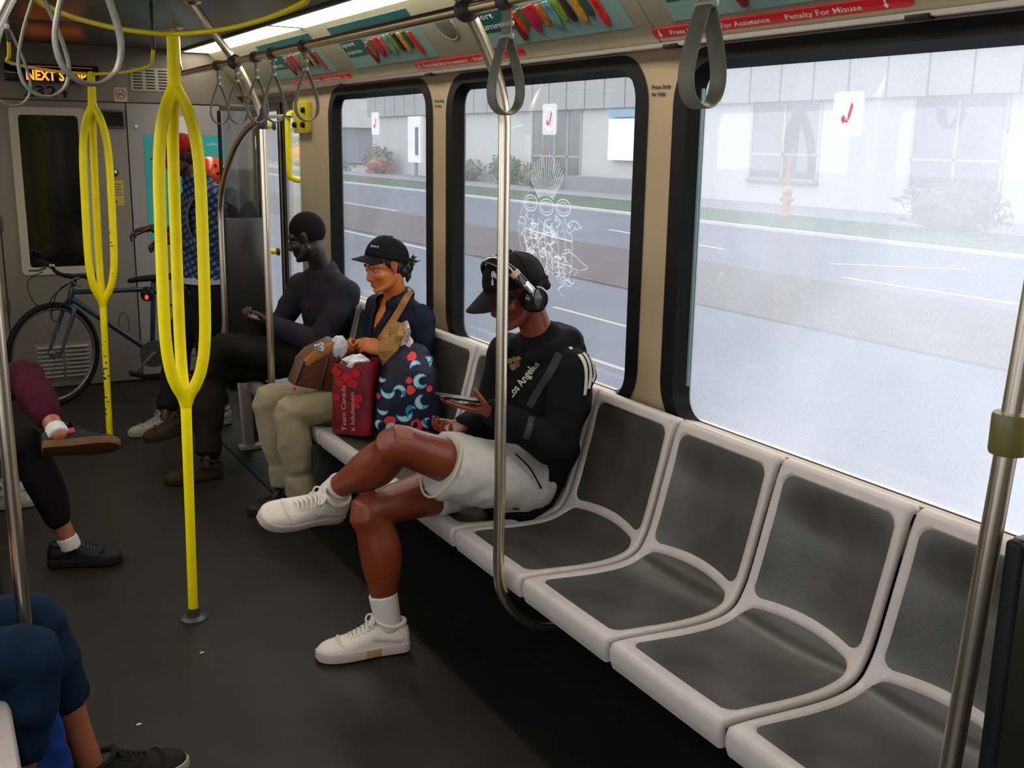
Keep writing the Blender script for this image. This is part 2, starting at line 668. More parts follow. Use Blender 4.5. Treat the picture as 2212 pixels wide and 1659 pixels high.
# green glass edge line at the far jamb of the scratched window
w1 = WINOBJ[WIN[0]]
M_edge = mat('glass_edge', (0.12, 0.22, 0.23), 0.2)
build('glass_edge', G().box2((2.120, 2.626, 0.95), (2.128, 2.634, 1.88)), M_edge, w1)

# exit stickers on the panes (round faded mark on a clear square)
for (a, b), yc, zc in ((WIN[0], 2.05, 1.795), (WIN[1], 3.555, 1.80), (WIN[2], 5.33, 1.80)):
    wo = WINOBJ[(a, b)]
    xs = GX + 0.0035
    gq = G()
    gq.prism(rrect(0.105, 0.115, 0.012, 3), (xs, yc, zc), Y, Z, (-0.0006, 0, 0))
    st = build('exit_sticker', gq, M_stick, wo)
    n = 24
    gr = G()
    for i in range(n):
        a0, a1 = 2 * math.pi * i / n, 2 * math.pi * (i + 1) / n
        gr.add([(xs - 0.0012, yc + r * math.cos(t), zc + r * math.sin(t)) for r, t in ((0.036, a0), (0.043, a0), (0.043, a1), (0.036, a1))], [(0, 1, 2, 3)])
    build('print', gr, M_stickw, st)
    for poly in (((-.022, -.012), (-.012, .0), (-.004, -.018), (-.014, -.024)), ((.006, -.018), (.018, .022), (.011, .030), (.001, -.005)), ((-.006, -.020), (.0, -.008), (.004, -.022))):
        build('print', G().prism([(-q[0], q[1]) for q in poly], (xs - 0.0014, yc, zc), Y, Z, (-0.0004, 0, 0)), M_stickred, st)

# scratched drawing of a spiky-haired head on the middle pane
wo = WINOBJ[WIN[1]]
xs = GX + 0.0035
rnd = random.Random(3)


def etch(pts, wd=0.0016):
    g = G()
    wd *= 1.25
    pts = catmull(pts, 5) if len(pts) > 2 else pts
    for p, q in zip(pts[:-1], pts[1:]):
        d = V((q[0] - p[0], q[1] - p[1]))
        if d.length < 1e-6:
            continue
        nrm = V((-d.y, d.x)).normalized() * wd / 2
        g.add([(xs, p[0] + nrm.x, p[1] + nrm.y), (xs, p[0] - nrm.x, p[1] - nrm.y), (xs, q[0] - nrm.x, q[1] - nrm.y), (xs, q[0] + nrm.x, q[1] + nrm.y)], [(0, 1, 2, 3)])
    return g


def unpx(u, v):
    """drawing coordinates: u to the right in the photograph (towards -y), v up, metres"""
    return (3.572 - u * 1.55, 1.455 + v * 0.92)


ge = G()


def E_(pts, wd=0.0016):
    q = etch([unpx(*p) for p in pts], wd)
    ge.add(q.v, q.f)


for i in range(19):                                   # fan of hair
    t = i / 18
    a0 = math.radians(140 - 100 * t)
    r1 = 0.135 + 0.05 * math.sin(math.pi * t) + rnd.uniform(-.008, .008)
    E_([(0.045 * math.cos(a0), 0.03 + 0.03 * math.sin(a0)), (r1 * math.cos(a0) * 0.78, 0.05 + r1 * math.sin(a0))], 0.0022)
for cx, cz in ((-0.075, 0.025), (0.085, 0.020), (0.005, 0.015)):      # round eyes
    E_([(cx + 0.034 * math.cos(t * 0.7), cz + 0.034 * math.sin(t * 0.7)) for t in range(10)], 0.003)
    E_([(cx + 0.026 * math.cos(t * 0.7 + 1), cz + 0.022 * math.sin(t * 0.7 + 1)) for t in range(8)], 0.002)
for k in range(80):                                   # scribbled beard and face
    u0, v0 = rnd.uniform(-.115, .125), rnd.uniform(-.26, -.02)
    pts = [(u0, v0)]
    for j in range(4):
        pts.append((pts[-1][0] + rnd.uniform(-.03, .032), pts[-1][1] + rnd.uniform(-.035, .02)))
    E_(pts, rnd.choice((0.0014, 0.002, 0.0026)))
E_([(-0.10, -0.085), (-0.02, -0.098), (0.13, -0.112)], 0.004)
for k in range(9):
    E_([(-0.12 + 0.03 * k, 0.0 - 0.01 * k), (-0.135 + 0.033 * k, -0.10), (-0.11 + 0.03 * k, -0.20), (-0.09 + 0.026 * k, -0.27)], 0.002)
build('scratched_drawing', ge, M_etch, wo, smooth=0)

# ---------------------------------------------------------------- rear wall behind the camera
struct('wall_back', G().box2((-0.62, Y0 - 0.06, 0), (2.16, Y0, 2.4)), M_end)

# ---------------------------------------------------------------- end wall with the cab door
ye = Y1
we = struct('wall_end', G().box2((-0.62, ye + 0.02, 0), (2.16, ye + 0.08, 2.4)), M_darkgrey)


def slab(name, x0, x1, z0, z1, m=M_end, par=we, d=0.02, y=ye, bev=0.004):
    return build(name, G().box2((x0, y, z0), (x1, y + d, z1)), m, par, bevel=bev)


slab('header_panel', -0.62, 2.16, 1.945, 2.335)
slab('side_panel', -0.62, 0.455, 0.0, 1.937)
slab('side_panel', 1.300, 2.16, 0.0, 1.937, mat('door_lit_end_panel', (0.27, 0.255, 0.245), 0.5, var=0.05, vs=4))  # paler base colour stands in for light from the side doors
slab('plinth', 1.30, 2.16, 0.0, 0.045, M_under, we, 0.02, ye - 0.004)
do = struct('door_1', G().box2((0.463, ye, 0.012), (1.292, ye + 0.02, 1.937)), M_end, at=(0.88, ye, 0), bevel=0.004)
do_fr = G()
fo, fi = rrect(0.47, 1.10, 0.03, 4), rrect(0.365, 1.0, 0.025, 4)
n = len(fo)
cx_, cz_ = 0.800, 1.345
fv = [(cx_ + p[0], ye - 0.0, cz_ + p[1]) for p in fo] + [(cx_ + p[0], ye - 0.016, cz_ + p[1]) for p in fo] + \
     [(cx_ + p[0], ye - 0.016, cz_ + p[1]) for p in fi] + [(cx_ + p[0], ye + 0.0, cz_ + p[1]) for p in fi]
do_fr.add(fv, [(r * n + i, r * n + (i + 1) % n, (r + 1) * n + (i + 1) % n, (r + 1) * n + i) for r in range(3) for i in range(n)])
fr_ = build('door_window_frame', do_fr, mat('pale_window_frame', (0.40, 0.37, 0.29), 0.45), do, smooth=30)
build('dark_glass', G().prism(fi, (cx_, ye - 0.006, cz_), X, Z, (0, 0.004, 0)), M_screen, fr_)
for z in (0.55, 1.10, 1.62):
    build('hinge', G().limb([(0.462, ye - 0.006, z), (0.462, ye - 0.006, z + 0.09)], [0.008], seg=10), M_darkgrey, do)
# louvres low in the door
lv = build('louvre', G().box2((0.60, ye - 0.004, 0.055), (0.965, ye, 0.315)), M_end, do, bevel=0.003)
M_slat = mat('louvre_slat', (0.27, 0.25, 0.20), 0.5)
for c in range(2):
    for r in range(8):
        x0 = 0.615 + c * 0.175
        z = 0.075 + r * 0.029
        g = G().prism([(0, 0), (-0.016, 0.004), (-0.018, 0.010), (0, 0.020)], (x0, ye - 0.004, z), Y, Z, (0.155, 0, 0))
        build('louvre_slat', g, M_slat, lv)
# small passenger display, key lock and signs on the door and panels
t = thing('display_screen', 'small black display screen beside the cab door window', 'display', (1.21, ye, 1.83))
build('screen_frame', G().prism(rrect(0.155, 0.125, 0.01, 3), (1.21, ye, 1.83), X, Z, (0, -0.012, 0)), M_darkgrey, t, bevel=0.002)
build('screen', G().prism(rrect(0.125, 0.095, 0.006, 2), (1.21, ye - 0.0125, 1.83), X, Z, (0, -0.001, 0)), M_screen, t)
t = thing('lock', 'small round metal key lock on the panel right of the cab door', 'lock', (1.355, ye, 1.785))
build('barrel', G().lathe([(0.013, 0), (0.013, 0.006), (0.010, 0.010)], (1.355, ye, 1.785), -Y, 14), M_chrome, t)
build('key_slot', G().box((1.355, ye - 0.0105, 1.785), (0.003, 0.002, 0.012)), M_ink, t)
t = thing('door_lock', 'round steel lock above the small yellow notice on the cab door', 'lock', (1.195, ye, 1.475))
build('rosette', G().lathe([(0.030, 0), (0.030, 0.005), (0.024, 0.010), (0.012, 0.012)], (1.195, ye, 1.475), -Y, 18), M_darkgrey, t)
build('barrel', G().lathe([(0.012, 0.010), (0.012, 0.020), (0.009, 0.022)], (1.195, ye, 1.475), -Y, 14), M_chrome, t)
M_ynote = mat('yellow_notice', (0.45, 0.36, 0.08), 0.5)
t = thing('notice', 'small yellow notice with dark print on the cab door', 'sign', (1.205, ye, 1.335))
build('plate', G().prism(rrect(0.085, 0.17, 0.004, 2), (1.205, ye, 1.335), X, Z, (0, -0.002, 0)), M_ynote, t)
for k in range(5):
    build('print', G().box((1.205, ye - 0.0024, 1.395 - k * 0.018), (0.06 - 0.008 * (k % 2), 0.0006, 0.005)), M_post, t)
build('print', G().lathe([(0.014, 0), (0.014, 0.0008)], (1.19, ye - 0.002, 1.275), -Y, 16), M_red, t)

# no smoking sign
t = thing('no_smoking_sign', 'square no smoking sign on the header above the cab door', 'sign', (1.268, ye, 1.99))
build('plate', G().prism(rrect(0.085, 0.095, 0.006, 3), (1.268, ye, 1.992), X, Z, (0, -0.002, 0)), mat('cream_sign', (0.42, 0.38, 0.30), 0.5), t)
ps = G()
for i in range(28):
    a0, a1 = 2 * math.pi * i / 28, 2 * math.pi * (i + 1) / 28
    ps.add([(1.268 + r * math.cos(q), ye - 0.0025, 1.996 + r * math.sin(q)) for r, q in ((0.026, a0), (0.032, a0), (0.032, a1), (0.026, a1))], [(0, 1, 2, 3)])
ps.box((1.268, ye - 0.0026, 1.996), (0.006, 0.0004, 0.056), Matrix.Rotation(math.radians(50), 3, 'Y'))
build('ring', ps, mat('sign_red', (0.30, 0.05, 0.04), 0.5), t, smooth=0)
build('cigarette', G().box((1.268, ye - 0.0022, 1.996), (0.038, 0.0004, 0.007), Matrix.Rotation(math.radians(20), 3, 'Y')), M_ink, t)

# ventilation grille, three columns of slots
t = thing('air_vent', 'pale ventilation grille with three columns of slots high on the end wall', 'vent', (1.44, ye, 2.10))
build('grille_plate', G().box2((1.335, ye - 0.006, 2.02), (1.60, ye, 2.175)), mat('vent_plate', (0.36, 0.34, 0.28), 0.45), t, bevel=0.002)
for c in range(3):
    for r in range(7):
        build('slot', G().prism(rrect(0.062, 0.009, 0.004, 2), (1.385 + c * 0.083, ye - 0.0062, 2.04 + r * 0.0195), X, Z, (0, -0.001, 0)), M_ink, t)

# car number and LED sign
t = thing('number_plate', 'car number 2324 in black digits under the orange LED sign', 'sign', (0.80, ye, 2.0))
build('plate', G().box2((0.64, ye - 0.003, 1.952), (1.03, ye, 2.048)), mat('number_panel', (0.16, 0.145, 0.11), 0.5), t)
text_mesh('digits', '2324', M_ink, (0.665, ye - 0.0035, 1.962), X, Z, 0.074, 0.27, t, bold=0.02)
t = thing('led_sign', 'black sign box with glowing orange letters NEXT STOP', 'sign', (0.86, ye - 0.05, 2.10))
build('casing', G().box2((0.56, ye - 0.06, 2.055), (1.13, ye, 2.165)), M_screen, t, bevel=0.004)
M_led = mat('orange_led', (1.0, 0.16, 0.015), 0.5, emis=1.6)
text_mesh('letters', 'NEXT STOP', M_led, (0.685, ye - 0.0605, 2.066), X, Z, 0.062, 0.365, t, bold=0.03)
build('status_lines', G().box2((0.60, ye - 0.061, 2.150), (1.09, ye - 0.0602, 2.153)), mat('dim_led', (1.0, 0.14, 0.02), 0.5, emis=0.25), t)

# teal poster and white paper on the end wall
M_teal = mat('teal_poster', (0.02, 0.36, 0.38), 0.45, var=0.12, vs=3)
t = thing('poster', 'large teal poster on the end wall behind the standing passenger', 'poster', (1.68, ye, 1.40))
build('sheet', G().prism(rrect(0.56, 0.72, 0.004, 2), (1.68, ye, 1.375), X, Z, (0, -0.002, 0)), M_teal, t)
text_mesh('print', 'calm', M_white, (1.83, ye - 0.0026, 1.665), X, Z, 0.022, 0.075, t)
bl = G()
for i, (a, b, r) in enumerate(((1.92, 1.10, .022), (1.90, 1.14, .016), (1.88, 1.08, .018), (1.93, 1.05, .02), (1.86, 1.12, .014))):
    bl.add([(a + r * math.cos(k), ye - 0.0024, b + r * 0.8 * math.sin(k)) for k in [j * 0.7 for j in range(9)]], [tuple(range(9))])
build('print', bl, mat('lime_print', (0.38, 0.45, 0.10), 0.5), t, smooth=0)
t = thing('notice', 'white paper notice taped to the end wall above the teal poster', 'sign', (1.685, ye, 1.79))
build('paper', G().prism(rrect(0.15, 0.15, 0.002, 2), (1.685, ye, 1.785), X, Z, (0, -0.0015, 0)), mat('paper_white', (0.62, 0.61, 0.62), 0.6), t)

# ---------------------------------------------------------------- side doors at the far right
M_door = mat('door_leaf_grey', (0.20, 0.185, 0.17), 0.45, var=0.1, vs=6)
M_doorglass = glass_mat('door_glass', 0.15, 0.03)
dr = struct('door_2', G().box2((2.145, 6.50, 1.95), (2.20, 7.69, 1.99)), M_door, at=(2.17, 7.1, 0))
for k, (a, b, w0, w1_) in enumerate(((6.50, 7.09, 6.58, 7.02), (7.10, 7.68, 7.17, 7.62))):
    g = G()
    g.box2((2.17, a, 0.0), (2.20, b, 0.45))
    g.box2((2.17, a, 1.90), (2.20, b, 1.95))
    g.box2((2.17, a, 0.45), (2.20, w0, 1.90))
    g.box2((2.17, w1_, 0.45), (2.20, b, 1.90))
    lf = build('door_leaf', g, M_door, dr)
    build('glass_pane', G().add([(2.185, w0, 0.45), (2.185, w1_, 0.45), (2.185, w1_, 1.90), (2.185, w0, 1.90)], [(0, 1, 2, 3)]), M_doorglass, lf)
    build('seal', G().box2((2.160, b - 0.02, 0.0), (2.17, b, 1.95)), M_black, lf)
    for yy in (w0 - 0.015, w1_ + 0.004):
        build('seal', G().box2((2.164, yy, 0.44), (2.17, yy + 0.012, 1.91)), M_black, lf)
for yy, z0, z1, lab in ((6.63, 1.46, 1.88, 'short yellow door grab handle nearest the beige post'), (7.22, 0.95, 1.80, 'long yellow grab handle between the far door leaves')):
    t = thing('door_rail', lab, 'handle', (2.08, yy, z0))
    build('bar', G().limb([(2.13, yy, z1), (2.085, yy, z1 - 0.015), (2.07, yy, z1 - 0.06), (2.07, yy, z0 + 0.06), (2.085, yy, z0 + 0.015), (2.13, yy, z0)], [0.018], n=3, seg=10), M_yellow, t)
    for z in (z0, z1):
        build('mount', G().lathe([(0.028, 0), (0.028, 0.012), (0.018, 0.02)], (2.165, yy, z), -X, 14), M_darkgrey, t)
t = thing('rail', 'thin horizontal steel rail across the top of the doors', 'rail', (2.07, 6.9, 1.84))
build('bar', G().limb([(2.10, 6.55, 1.855), (2.06, 6.60, 1.855), (2.06, 7.15, 1.855), (2.10, 7.20, 1.855)], [0.012], n=3, seg=10), M_chrome, t)
build('mount', G().lathe([(0.022, 0), (0.022, 0.008)], (2.098, 6.55, 1.855), -X, 12), M_darkgrey, t)
t = thing('emergency_box', 'yellow emergency panel with dark knobs on the post by the doors', 'box', (2.09, 6.40, 1.84))
build('cover', G().prism(rrect(0.27, 0.19, 0.015, 3), (2.10, 6.385, 1.845), Y, Z, (-0.03, 0, 0)), mat('dull_yellow', (0.48, 0.42, 0.004), 0.4), t, bevel=0.005)
for yy, zz in ((6.30, 1.885), (6.31, 1.80), (6.47, 1.80)):
    build('knob', G().lathe([(0.018, 0), (0.016, 0.018), (0.010, 0.022)], (2.07, yy, zz), -X, 12), M_black, t)

# unseen double door beside the camera, added to let in more side light
dl = struct('added_door', G().box2((-0.60, -1.35, 1.90), (-0.57, 1.15, 1.955)), M_door, at=(-0.58, -0.1, 0))
for a, b in ((-1.345, -0.105), (-0.095, 1.145)):
    g = G()
    g.box2((-0.60, a, 0.0), (-0.575, b, 0.30))
    g.box2((-0.60, a, 0.30), (-0.575, a + 0.07, 1.90))
    g.box2((-0.60, b - 0.07, 0.30), (-0.575, b, 1.90))
    lf = build('door_leaf', g, M_door, dl)
    build('glass_pane', G().add([(-0.588, a + .07, 0.30), (-0.588, b - .07, 0.30), (-0.588, b - .07, 1.90), (-0.588, a + .07, 1.90)], [(0, 1, 2, 3)]), M_glass_left, lf)

# small wording on the two window posts
for k, (yc, w_) in enumerate(((2.807, 'beside the scratched window'), (4.462, 'between the two far windows'))):
    t = thing('post_label', f'two short lines of black lettering on the post {w_}', 'sign', (2.10, yc, 1.88))
    text_mesh('lettering', 'Press Strip', M_post, (2.0985, yc + 0.052, 1.885), -Y, Z, 0.013, 0.10, t, bold=0.03)
    text_mesh('lettering', 'for Help', M_post, (2.0985, yc + 0.052, 1.863), -Y, Z, 0.013, 0.075, t, bold=0.03)
# ================================================================ adverts above the windows
CV0 = V((2.084, 0, 2.030))
CVU = V((1.868 - 2.084, 0, 2.286 - 2.030)).normalized()          # up the slope
CVN = V((-0.256, 0, -0.216)).normalized()                        # into the car


def cove_pt(y, v, off=0.0):
    return CV0 + V((0, y, 0)) + CVU * v + CVN * off


M_adl = mat('advert_pale_teal', (0.20, 0.33, 0.31), 0.42, var=0.08, vs=4)
M_add = mat('advert_caption_and_shade', (0.007, 0.075, 0.072), 0.42, var=0.12, vs=5)
FOOD = [mat('print_' + n_, c_, 0.35, var=0.45, vs=40) for n_, c_ in (
    ('darkred', (0.16, 0.008, 0.012)), ('scarlet', (0.50, 0.035, 0.010)), ('green', (0.03, 0.12, 0.03)), ('crimson', (0.40, 0.01, 0.04)),
    ('orange', (0.42, 0.12, 0.012)), ('aqua', (0.10, 0.26, 0.24)), ('lime', (0.16, 0.25, 0.03)), ('plum', (0.03, 0.015, 0.02)),
    ('amber', (0.55, 0.24, 0.01)), ('bottle', (0.02, 0.07, 0.045)), ('red', (0.55, 0.015, 0.012)))]
M_paleprint = mat('pale_lettering', (0.50, 0.55, 0.52), 0.5)


def advert(yr, lab):
    """one card, viewer's right-hand edge at y = yr, 1.0 m long, bowed into the cove"""
    t = thing('advert_card', lab, 'advert', cove_pt(yr + 0.5, 0.06), 'advert cards above the windows')
    u = -Y
    build('card', G().prism([(0, 0), (1.0, 0), (1.0, 0.245), (0, 0.245)], cove_pt(yr + 1.0, 0.060, 0.001), u, CVU, CVN * 0.0015), M_adl, t)
    build('band', G().prism([(0, 0.19), (1.0, 0.19), (1.0, 0.245), (0, 0.245)], cove_pt(yr + 1.0, 0.060, 0.0026), u, CVU, CVN * 0.0006), M_add, t)  # shade along the top of the card, put into the colour
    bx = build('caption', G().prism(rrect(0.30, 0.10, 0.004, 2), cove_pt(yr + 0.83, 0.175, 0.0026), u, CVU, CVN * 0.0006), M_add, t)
    text_mesh('lettering', 'sport', M_paleprint, cove_pt(yr + 0.965, 0.186, 0.0034), u, CVU, 0.026, 0.17, bx, bold=0.02)
    text_mesh('lettering', 'summ', M_paleprint, cove_pt(yr + 0.965, 0.142, 0.0034), u, CVU, 0.026, 0.20, bx, bold=0.02)
    spec = [(0.665, .075, .17, 0), (0.625, .105, .19, 1), (0.585, .135, .20, 2), (0.54, .10, .20, 3), (0.50, .13, .205, 3), (0.455, .115, .20, 4),
            (0.395, .10, .205, 5), (0.335, .125, .21, 6), (0.285, .115, .205, 7), (0.225, .11, .205, 8), (0.175, .125, .205, 9), (0.115, .085, .20, 10)]
    for k, (y, v0, v1, c) in enumerate(spec):
        wd = 0.060 if c in (3, 5) else 0.046
        v0 -= 0.018
        p0, p1 = cove_pt(yr + y, v0 + 0.02, 0.006), cove_pt(yr + y + 0.006, v1, 0.006)
        build('pepper', G().limb([p0, p0.lerp(p1, .35), p1], [(wd * .36, .004), (wd * .5, .005), (wd * .44, .004)], U=Y, n=3, seg=10), FOOD[c], t)
    return t


advert(2.895, 'teal advert card of colourful hanging peppers above the middle window')
advert(4.350, 'teal advert card of colourful peppers above the window behind the cap-wearing woman')
advert(5.640, 'farthest small teal advert card of peppers near the yellow emergency panel')
advert(1.690, 'teal advert card of peppers at the top edge above the scratched window')

for yl, lab in ((2.815, 'red help strip with white lettering above the scratched window'),
                (4.640, 'red help strip with white lettering above the middle window'),
                (6.500, 'farthest red help strip above the window near the doors')):
    t = thing('help_strip', lab, 'sign', cove_pt(yl - 0.5, 0.025), 'red help strips along the cove')
    build('strip', G().prism(rrect(1.0, 0.034, 0.006, 3, 0.5, 0), cove_pt(yl, 0.026, 0.0012), -Y, CVU, CVN * 0.004), M_red, t, bevel=0.001)
    text_mesh('lettering', 'Press Help Strip For Assistance', M_white, cove_pt(yl - 0.085, 0.0185, 0.0056), -Y, CVU, 0.0165, 0.44, t, bold=0.012)
    text_mesh('lettering', 'Penalty For Misuse', M_white, cove_pt(yl - 0.585, 0.0185, 0.0056), -Y, CVU, 0.0165, 0.265, t, bold=0.012)
    for q in (0.035, 0.925):
        build('arrow', G().prism([(-.003, .012), (.003, .012), (.003, -.002), (.009, -.002), (0, -.013), (-.009, -.002), (-.003, -.002)],
                                 cove_pt(yl - q, 0.026, 0.0056), -Y, CVU, CVN * 0.0004), M_white, t)

t = thing('speaker_grille', 'oval grey speaker grille on the cove beside the pole clamp', 'speaker', cove_pt(4.105, 0.19))
build('grille', G().prism([(0.075 * math.cos(a * math.pi / 12), 0.062 * math.sin(a * math.pi / 12)) for a in range(24)], cove_pt(4.105, 0.19, 0.001), -Y, CVU, CVN * 0.004),
      mat('speaker_mesh', (0.12, 0.115, 0.08), 0.6, bump=0.5, bs=300), t, bevel=0.001)
build('rim', G().tube([cove_pt(4.105 - 0.077 * math.cos(a * math.pi / 12), 0.19 + 0.064 * math.sin(a * math.pi / 12), 0.003) for a in range(24)], 0.003, 1, 6, True), M_cove, t)

# ================================================================ seats
PITCH = 0.46
YS0 = 1.17
prof = catmull([(1.474, 0.372), (1.464, 0.402), (1.468, 0.434), (1.490, 0.445), (1.60, 0.441), (1.73, 0.434), (1.82, 0.437), (1.880, 0.456),
                (1.912, 0.500), (1.936, 0.565), (1.970, 0.690), (2.004, 0.810), (2.020, 0.852), (2.040, 0.868), (2.062, 0.862)], 14)
PS = [0.0]
for p, q in zip(prof[:-1], prof[1:]):
    PS.append(PS[-1] + math.hypot(q[0] - p[0], q[1] - p[1]))
PL = PS[-1]


def prof_at(s):
    s = max(0.0, min(PL, s))
    lo, hi = 0, len(PS) - 1
    while hi - lo > 1:
        m = (lo + hi) // 2
        if PS[m] <= s:
            lo = m
        else:
            hi = m
    k = (s - PS[lo]) / max(1e-9, PS[hi] - PS[lo])
    a, b = prof[lo], prof[hi]
    i0, i1 = max(lo - 4, 0), min(hi + 4, len(prof) - 1)
    d = V((prof[i1][0] - prof[i0][0], prof[i1][1] - prof[i0][1])).normalized()
    return V((a[0] + (b[0] - a[0]) * k, a[1] + (b[1] - a[1]) * k)), V((-d.y, d.x))


def s_of_x(x, after=0.08):
    for i, p in enumerate(prof):
        if PS[i] > after and p[0] >= x:
            return PS[i]


def s_of_z(z):
    for i, p in enumerate(prof):
        if PS[i] > 0.5 and p[1] >= z:
            return PS[i]


def sst(a, b, x):
    t = max(0, min(1, (x - a) / (b - a)))
    return t * t * (3 - 2 * t)


S_F, S_C, S_T = s_of_x(1.512), s_of_x(1.898), s_of_z(0.836)
HW = 0.2225                                       # half width of a shell


def seat_pt(s, t, h=0.0):
    k = 1 - (t / HW) ** 2
    s = s + 0.030 * max(0, k) * math.exp(-((s - S_C) / 0.10) ** 2)
    p, n = prof_at(s)
    dish = 0.024 * max(0, k) * sst(0.06, 0.30, s) * (1 - sst(PL - 0.20, PL - 0.05, s))
    q = p + n * (h - dish)
    return (q.x, t, q.y)


pads = [((S_F + S_C - 0.010) / 2, (S_C - 0.010 - S_F) / 2), ((S_C + 0.016 + S_T) / 2, (S_T - S_C - 0.016) / 2)]
PHW = 0.193


def sdf(s, t, c, hh, r=0.035):
    qx, qy = abs(t) - (PHW - r), abs(s - c) - (hh - r)
    return math.hypot(max(qx, 0), max(qy, 0)) + min(max(qx, qy), 0) - r


def make_seat(label, group):
    root = thing('seat', label, 'seat', (1.75, 0, 0.0), group)
    ns, nt = 170, 72
    top, side = [], []
    for i in range(ns + 1):
        s = PL * i / ns
        rt = []
        for j in range(nt + 1):
            u = -1 + 2 * j / nt
            u = math.copysign(1 - (1 - abs(u)) ** 1.2, u)
            t = HW * u
            e = min(HW - abs(t), 0.014)
            h = -0.014 * (1 - math.sqrt(max(0, 1 - (1 - e / 0.014) ** 2)))
            for c, hh in pads:
                h -= 0.0085 * (1 - sst(-0.004, 0.003, sdf(s, t, c, hh)))
            rt.append(seat_pt(s, t, h))
        top.append(rt)
        side.append((seat_pt(s, -HW * 0.985, -0.024), seat_pt(s, 0, -0.024), seat_pt(s, HW * 0.985, -0.024)))
    g = G()
    k = nt + 1
    vs = [p for r in top for p in r] + [p for r in side for p in r]
    o = (ns + 1) * k
    fs = []
    for i in range(ns):
        for j in range(nt):
            a = i * k + j
            fs.append((a, a + 1, a + k + 1, a + k))
        b = o + i * 3
        fs += [(b, b + 3, b + 4, b + 1), (b + 1, b + 4, b + 5, b + 2)]
        fs.append((i * k, (i + 1) * k, b + 3, b))
        fs.append((i * k + nt, b + 2, b + 5, (i + 1) * k + nt))
    for i in (0, ns):
        fs.append(tuple(range(i * k, i * k + k)) + (o + i * 3 + 2, o + i * 3 + 1, o + i * 3))
    g.add(vs, fs)
    build('shell_frame', g, M_seat, root, smooth=50)
    for nm, (c, hh) in zip(('seat_pad', 'back_pad'), pads):
        r = 0.035
        rows = []
        nb, na = 34, 26
        for i in range(nb + 1):
            b = -1 + 2 * i / nb
            b = math.copysign(1 - (1 - abs(b)) ** 1.6, b) * hh
            w = PHW
            if abs(b) > hh - r:
                w = PHW - r + math.sqrt(max(0, r * r - (abs(b) - hh + r) ** 2))
            rows.append([seat_pt(c + b, w * (-1 + 2 * j / na), -0.0048) for j in range(na + 1)])
        gp = G()
        gp.add([p for q in rows for p in q], [(i * (na + 1) + j, i * (na + 1) + j + 1, (i + 1) * (na + 1) + j + 1, (i + 1) * (na + 1) + j)
                                              for i in range(nb) for j in range(na)])
        build(nm, gp, M_pad, root, smooth=180)
    build('back_bracket', G().box2((2.052, -0.16, 0.66), (2.084, 0.16, 0.80)), M_darkgrey, root)
    return root


seat_lab = {0: 'grey moulded seat with dark pads nearest the dark partition, cut by the right frame edge',
            1: 'empty grey seat with dark pads, second from the dark partition',
            2: 'empty grey seat with dark pads, third from the dark partition',
            3: 'empty grey seat with dark pads directly beside the man in shorts',
            4: 'grey seat under the man in white shorts',
            5: 'grey seat just behind the man in shorts, mostly hidden by him',
            6: 'empty grey seat holding the red tote and the patterned bag',
            7: 'grey seat under the woman in the dark cap',
            8: 'grey seat between the woman in the cap and the man in grey',
            9: 'grey seat at the far end under the man in the grey sweatshirt'}
seat0 = make_seat(seat_lab[0], 'moulded seats along the right wall')
for i in range(10):
    loc = (1.75, YS0 + PITCH * (i + 0.5), 0)
    if i == 0:
        seat0.location = loc
    else:
        copy_tree(seat0, loc, seat_lab[i])
# seats along the left wall (mirror image), only those whose edge shows
for i, yc in ((0, 1.86), (1, 2.32), (2, 2.78), (3, 4.30), (4, 4.76), (5, 5.22)):
    lab = ['grey seat at the lower left corner behind the left pole, front edge showing', 'grey seat on the left under the passenger in jeans', 'left side grey seat beside the passenger in jeans',
           'left side grey seat near the passenger in maroon trousers', 'left side grey seat under the passenger in maroon trousers', 'far left side grey seat under the passenger with the white shoe'][i]
    copy_tree(seat0, (1.54 - 1.75, yc, 0), lab, 'moulded seats along the left wall', (0, 0, math.pi))
# bench supports
for sx, nm in ((1, 'right'), (-1, 'left')):
    t = thing('bench_frame', f'dark steel frame carrying the seats along the {nm} wall', 'frame', (mx(1.85, sx), 3.4, 0.2))
    y_a, y_b = (1.16, 5.79) if sx > 0 else (1.62, 5.46)
    build('beam', G().box2((mx(1.76, sx), y_a, 0.325), (mx(1.84, sx), y_b, 0.378)), M_under, t, bevel=0.004)
    build('beam', G().box2((mx(1.60, sx), y_a, 0.345), (mx(1.64, sx), y_b, 0.378)), M_under, t, bevel=0.004)
    for yy in (1.75, 3.0, 4.3, 5.4):
        build('bracket', G().prism([(1.60, 0.37), (2.09, 0.37), (2.09, 0.12), (2.04, 0.12)], (0, yy - 0.02, 0), X if sx > 0 else -X, Z, (0, 0.04, 0)) if sx > 0 else
              G().prism([(1.54 - a, b) for a, b in ((1.60, 0.37), (2.09, 0.37), (2.09, 0.12), (2.04, 0.12))], (0, yy - 0.02, 0), X, Z, (0, 0.04, 0)), M_under, t)
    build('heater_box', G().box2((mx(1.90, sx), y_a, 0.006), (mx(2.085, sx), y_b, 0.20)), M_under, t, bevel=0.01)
t = thing('seat_end_bracket', 'pale grey upright bracket at the far end of the bench by the seated man', 'bracket', (1.47, 5.70, 0.0))
build('upright', G().prism([(1.455, 0.40), (1.52, 0.40), (1.53, 0.02), (1.475, 0.02)], (0, 5.69, 0), X, Z, (0, 0.05, 0)), M_seat, t, bevel=0.008)
build('foot', G().box2((1.45, 5.68, 0.006), (1.57, 5.75, 0.03)), M_seat, t, bevel=0.006)

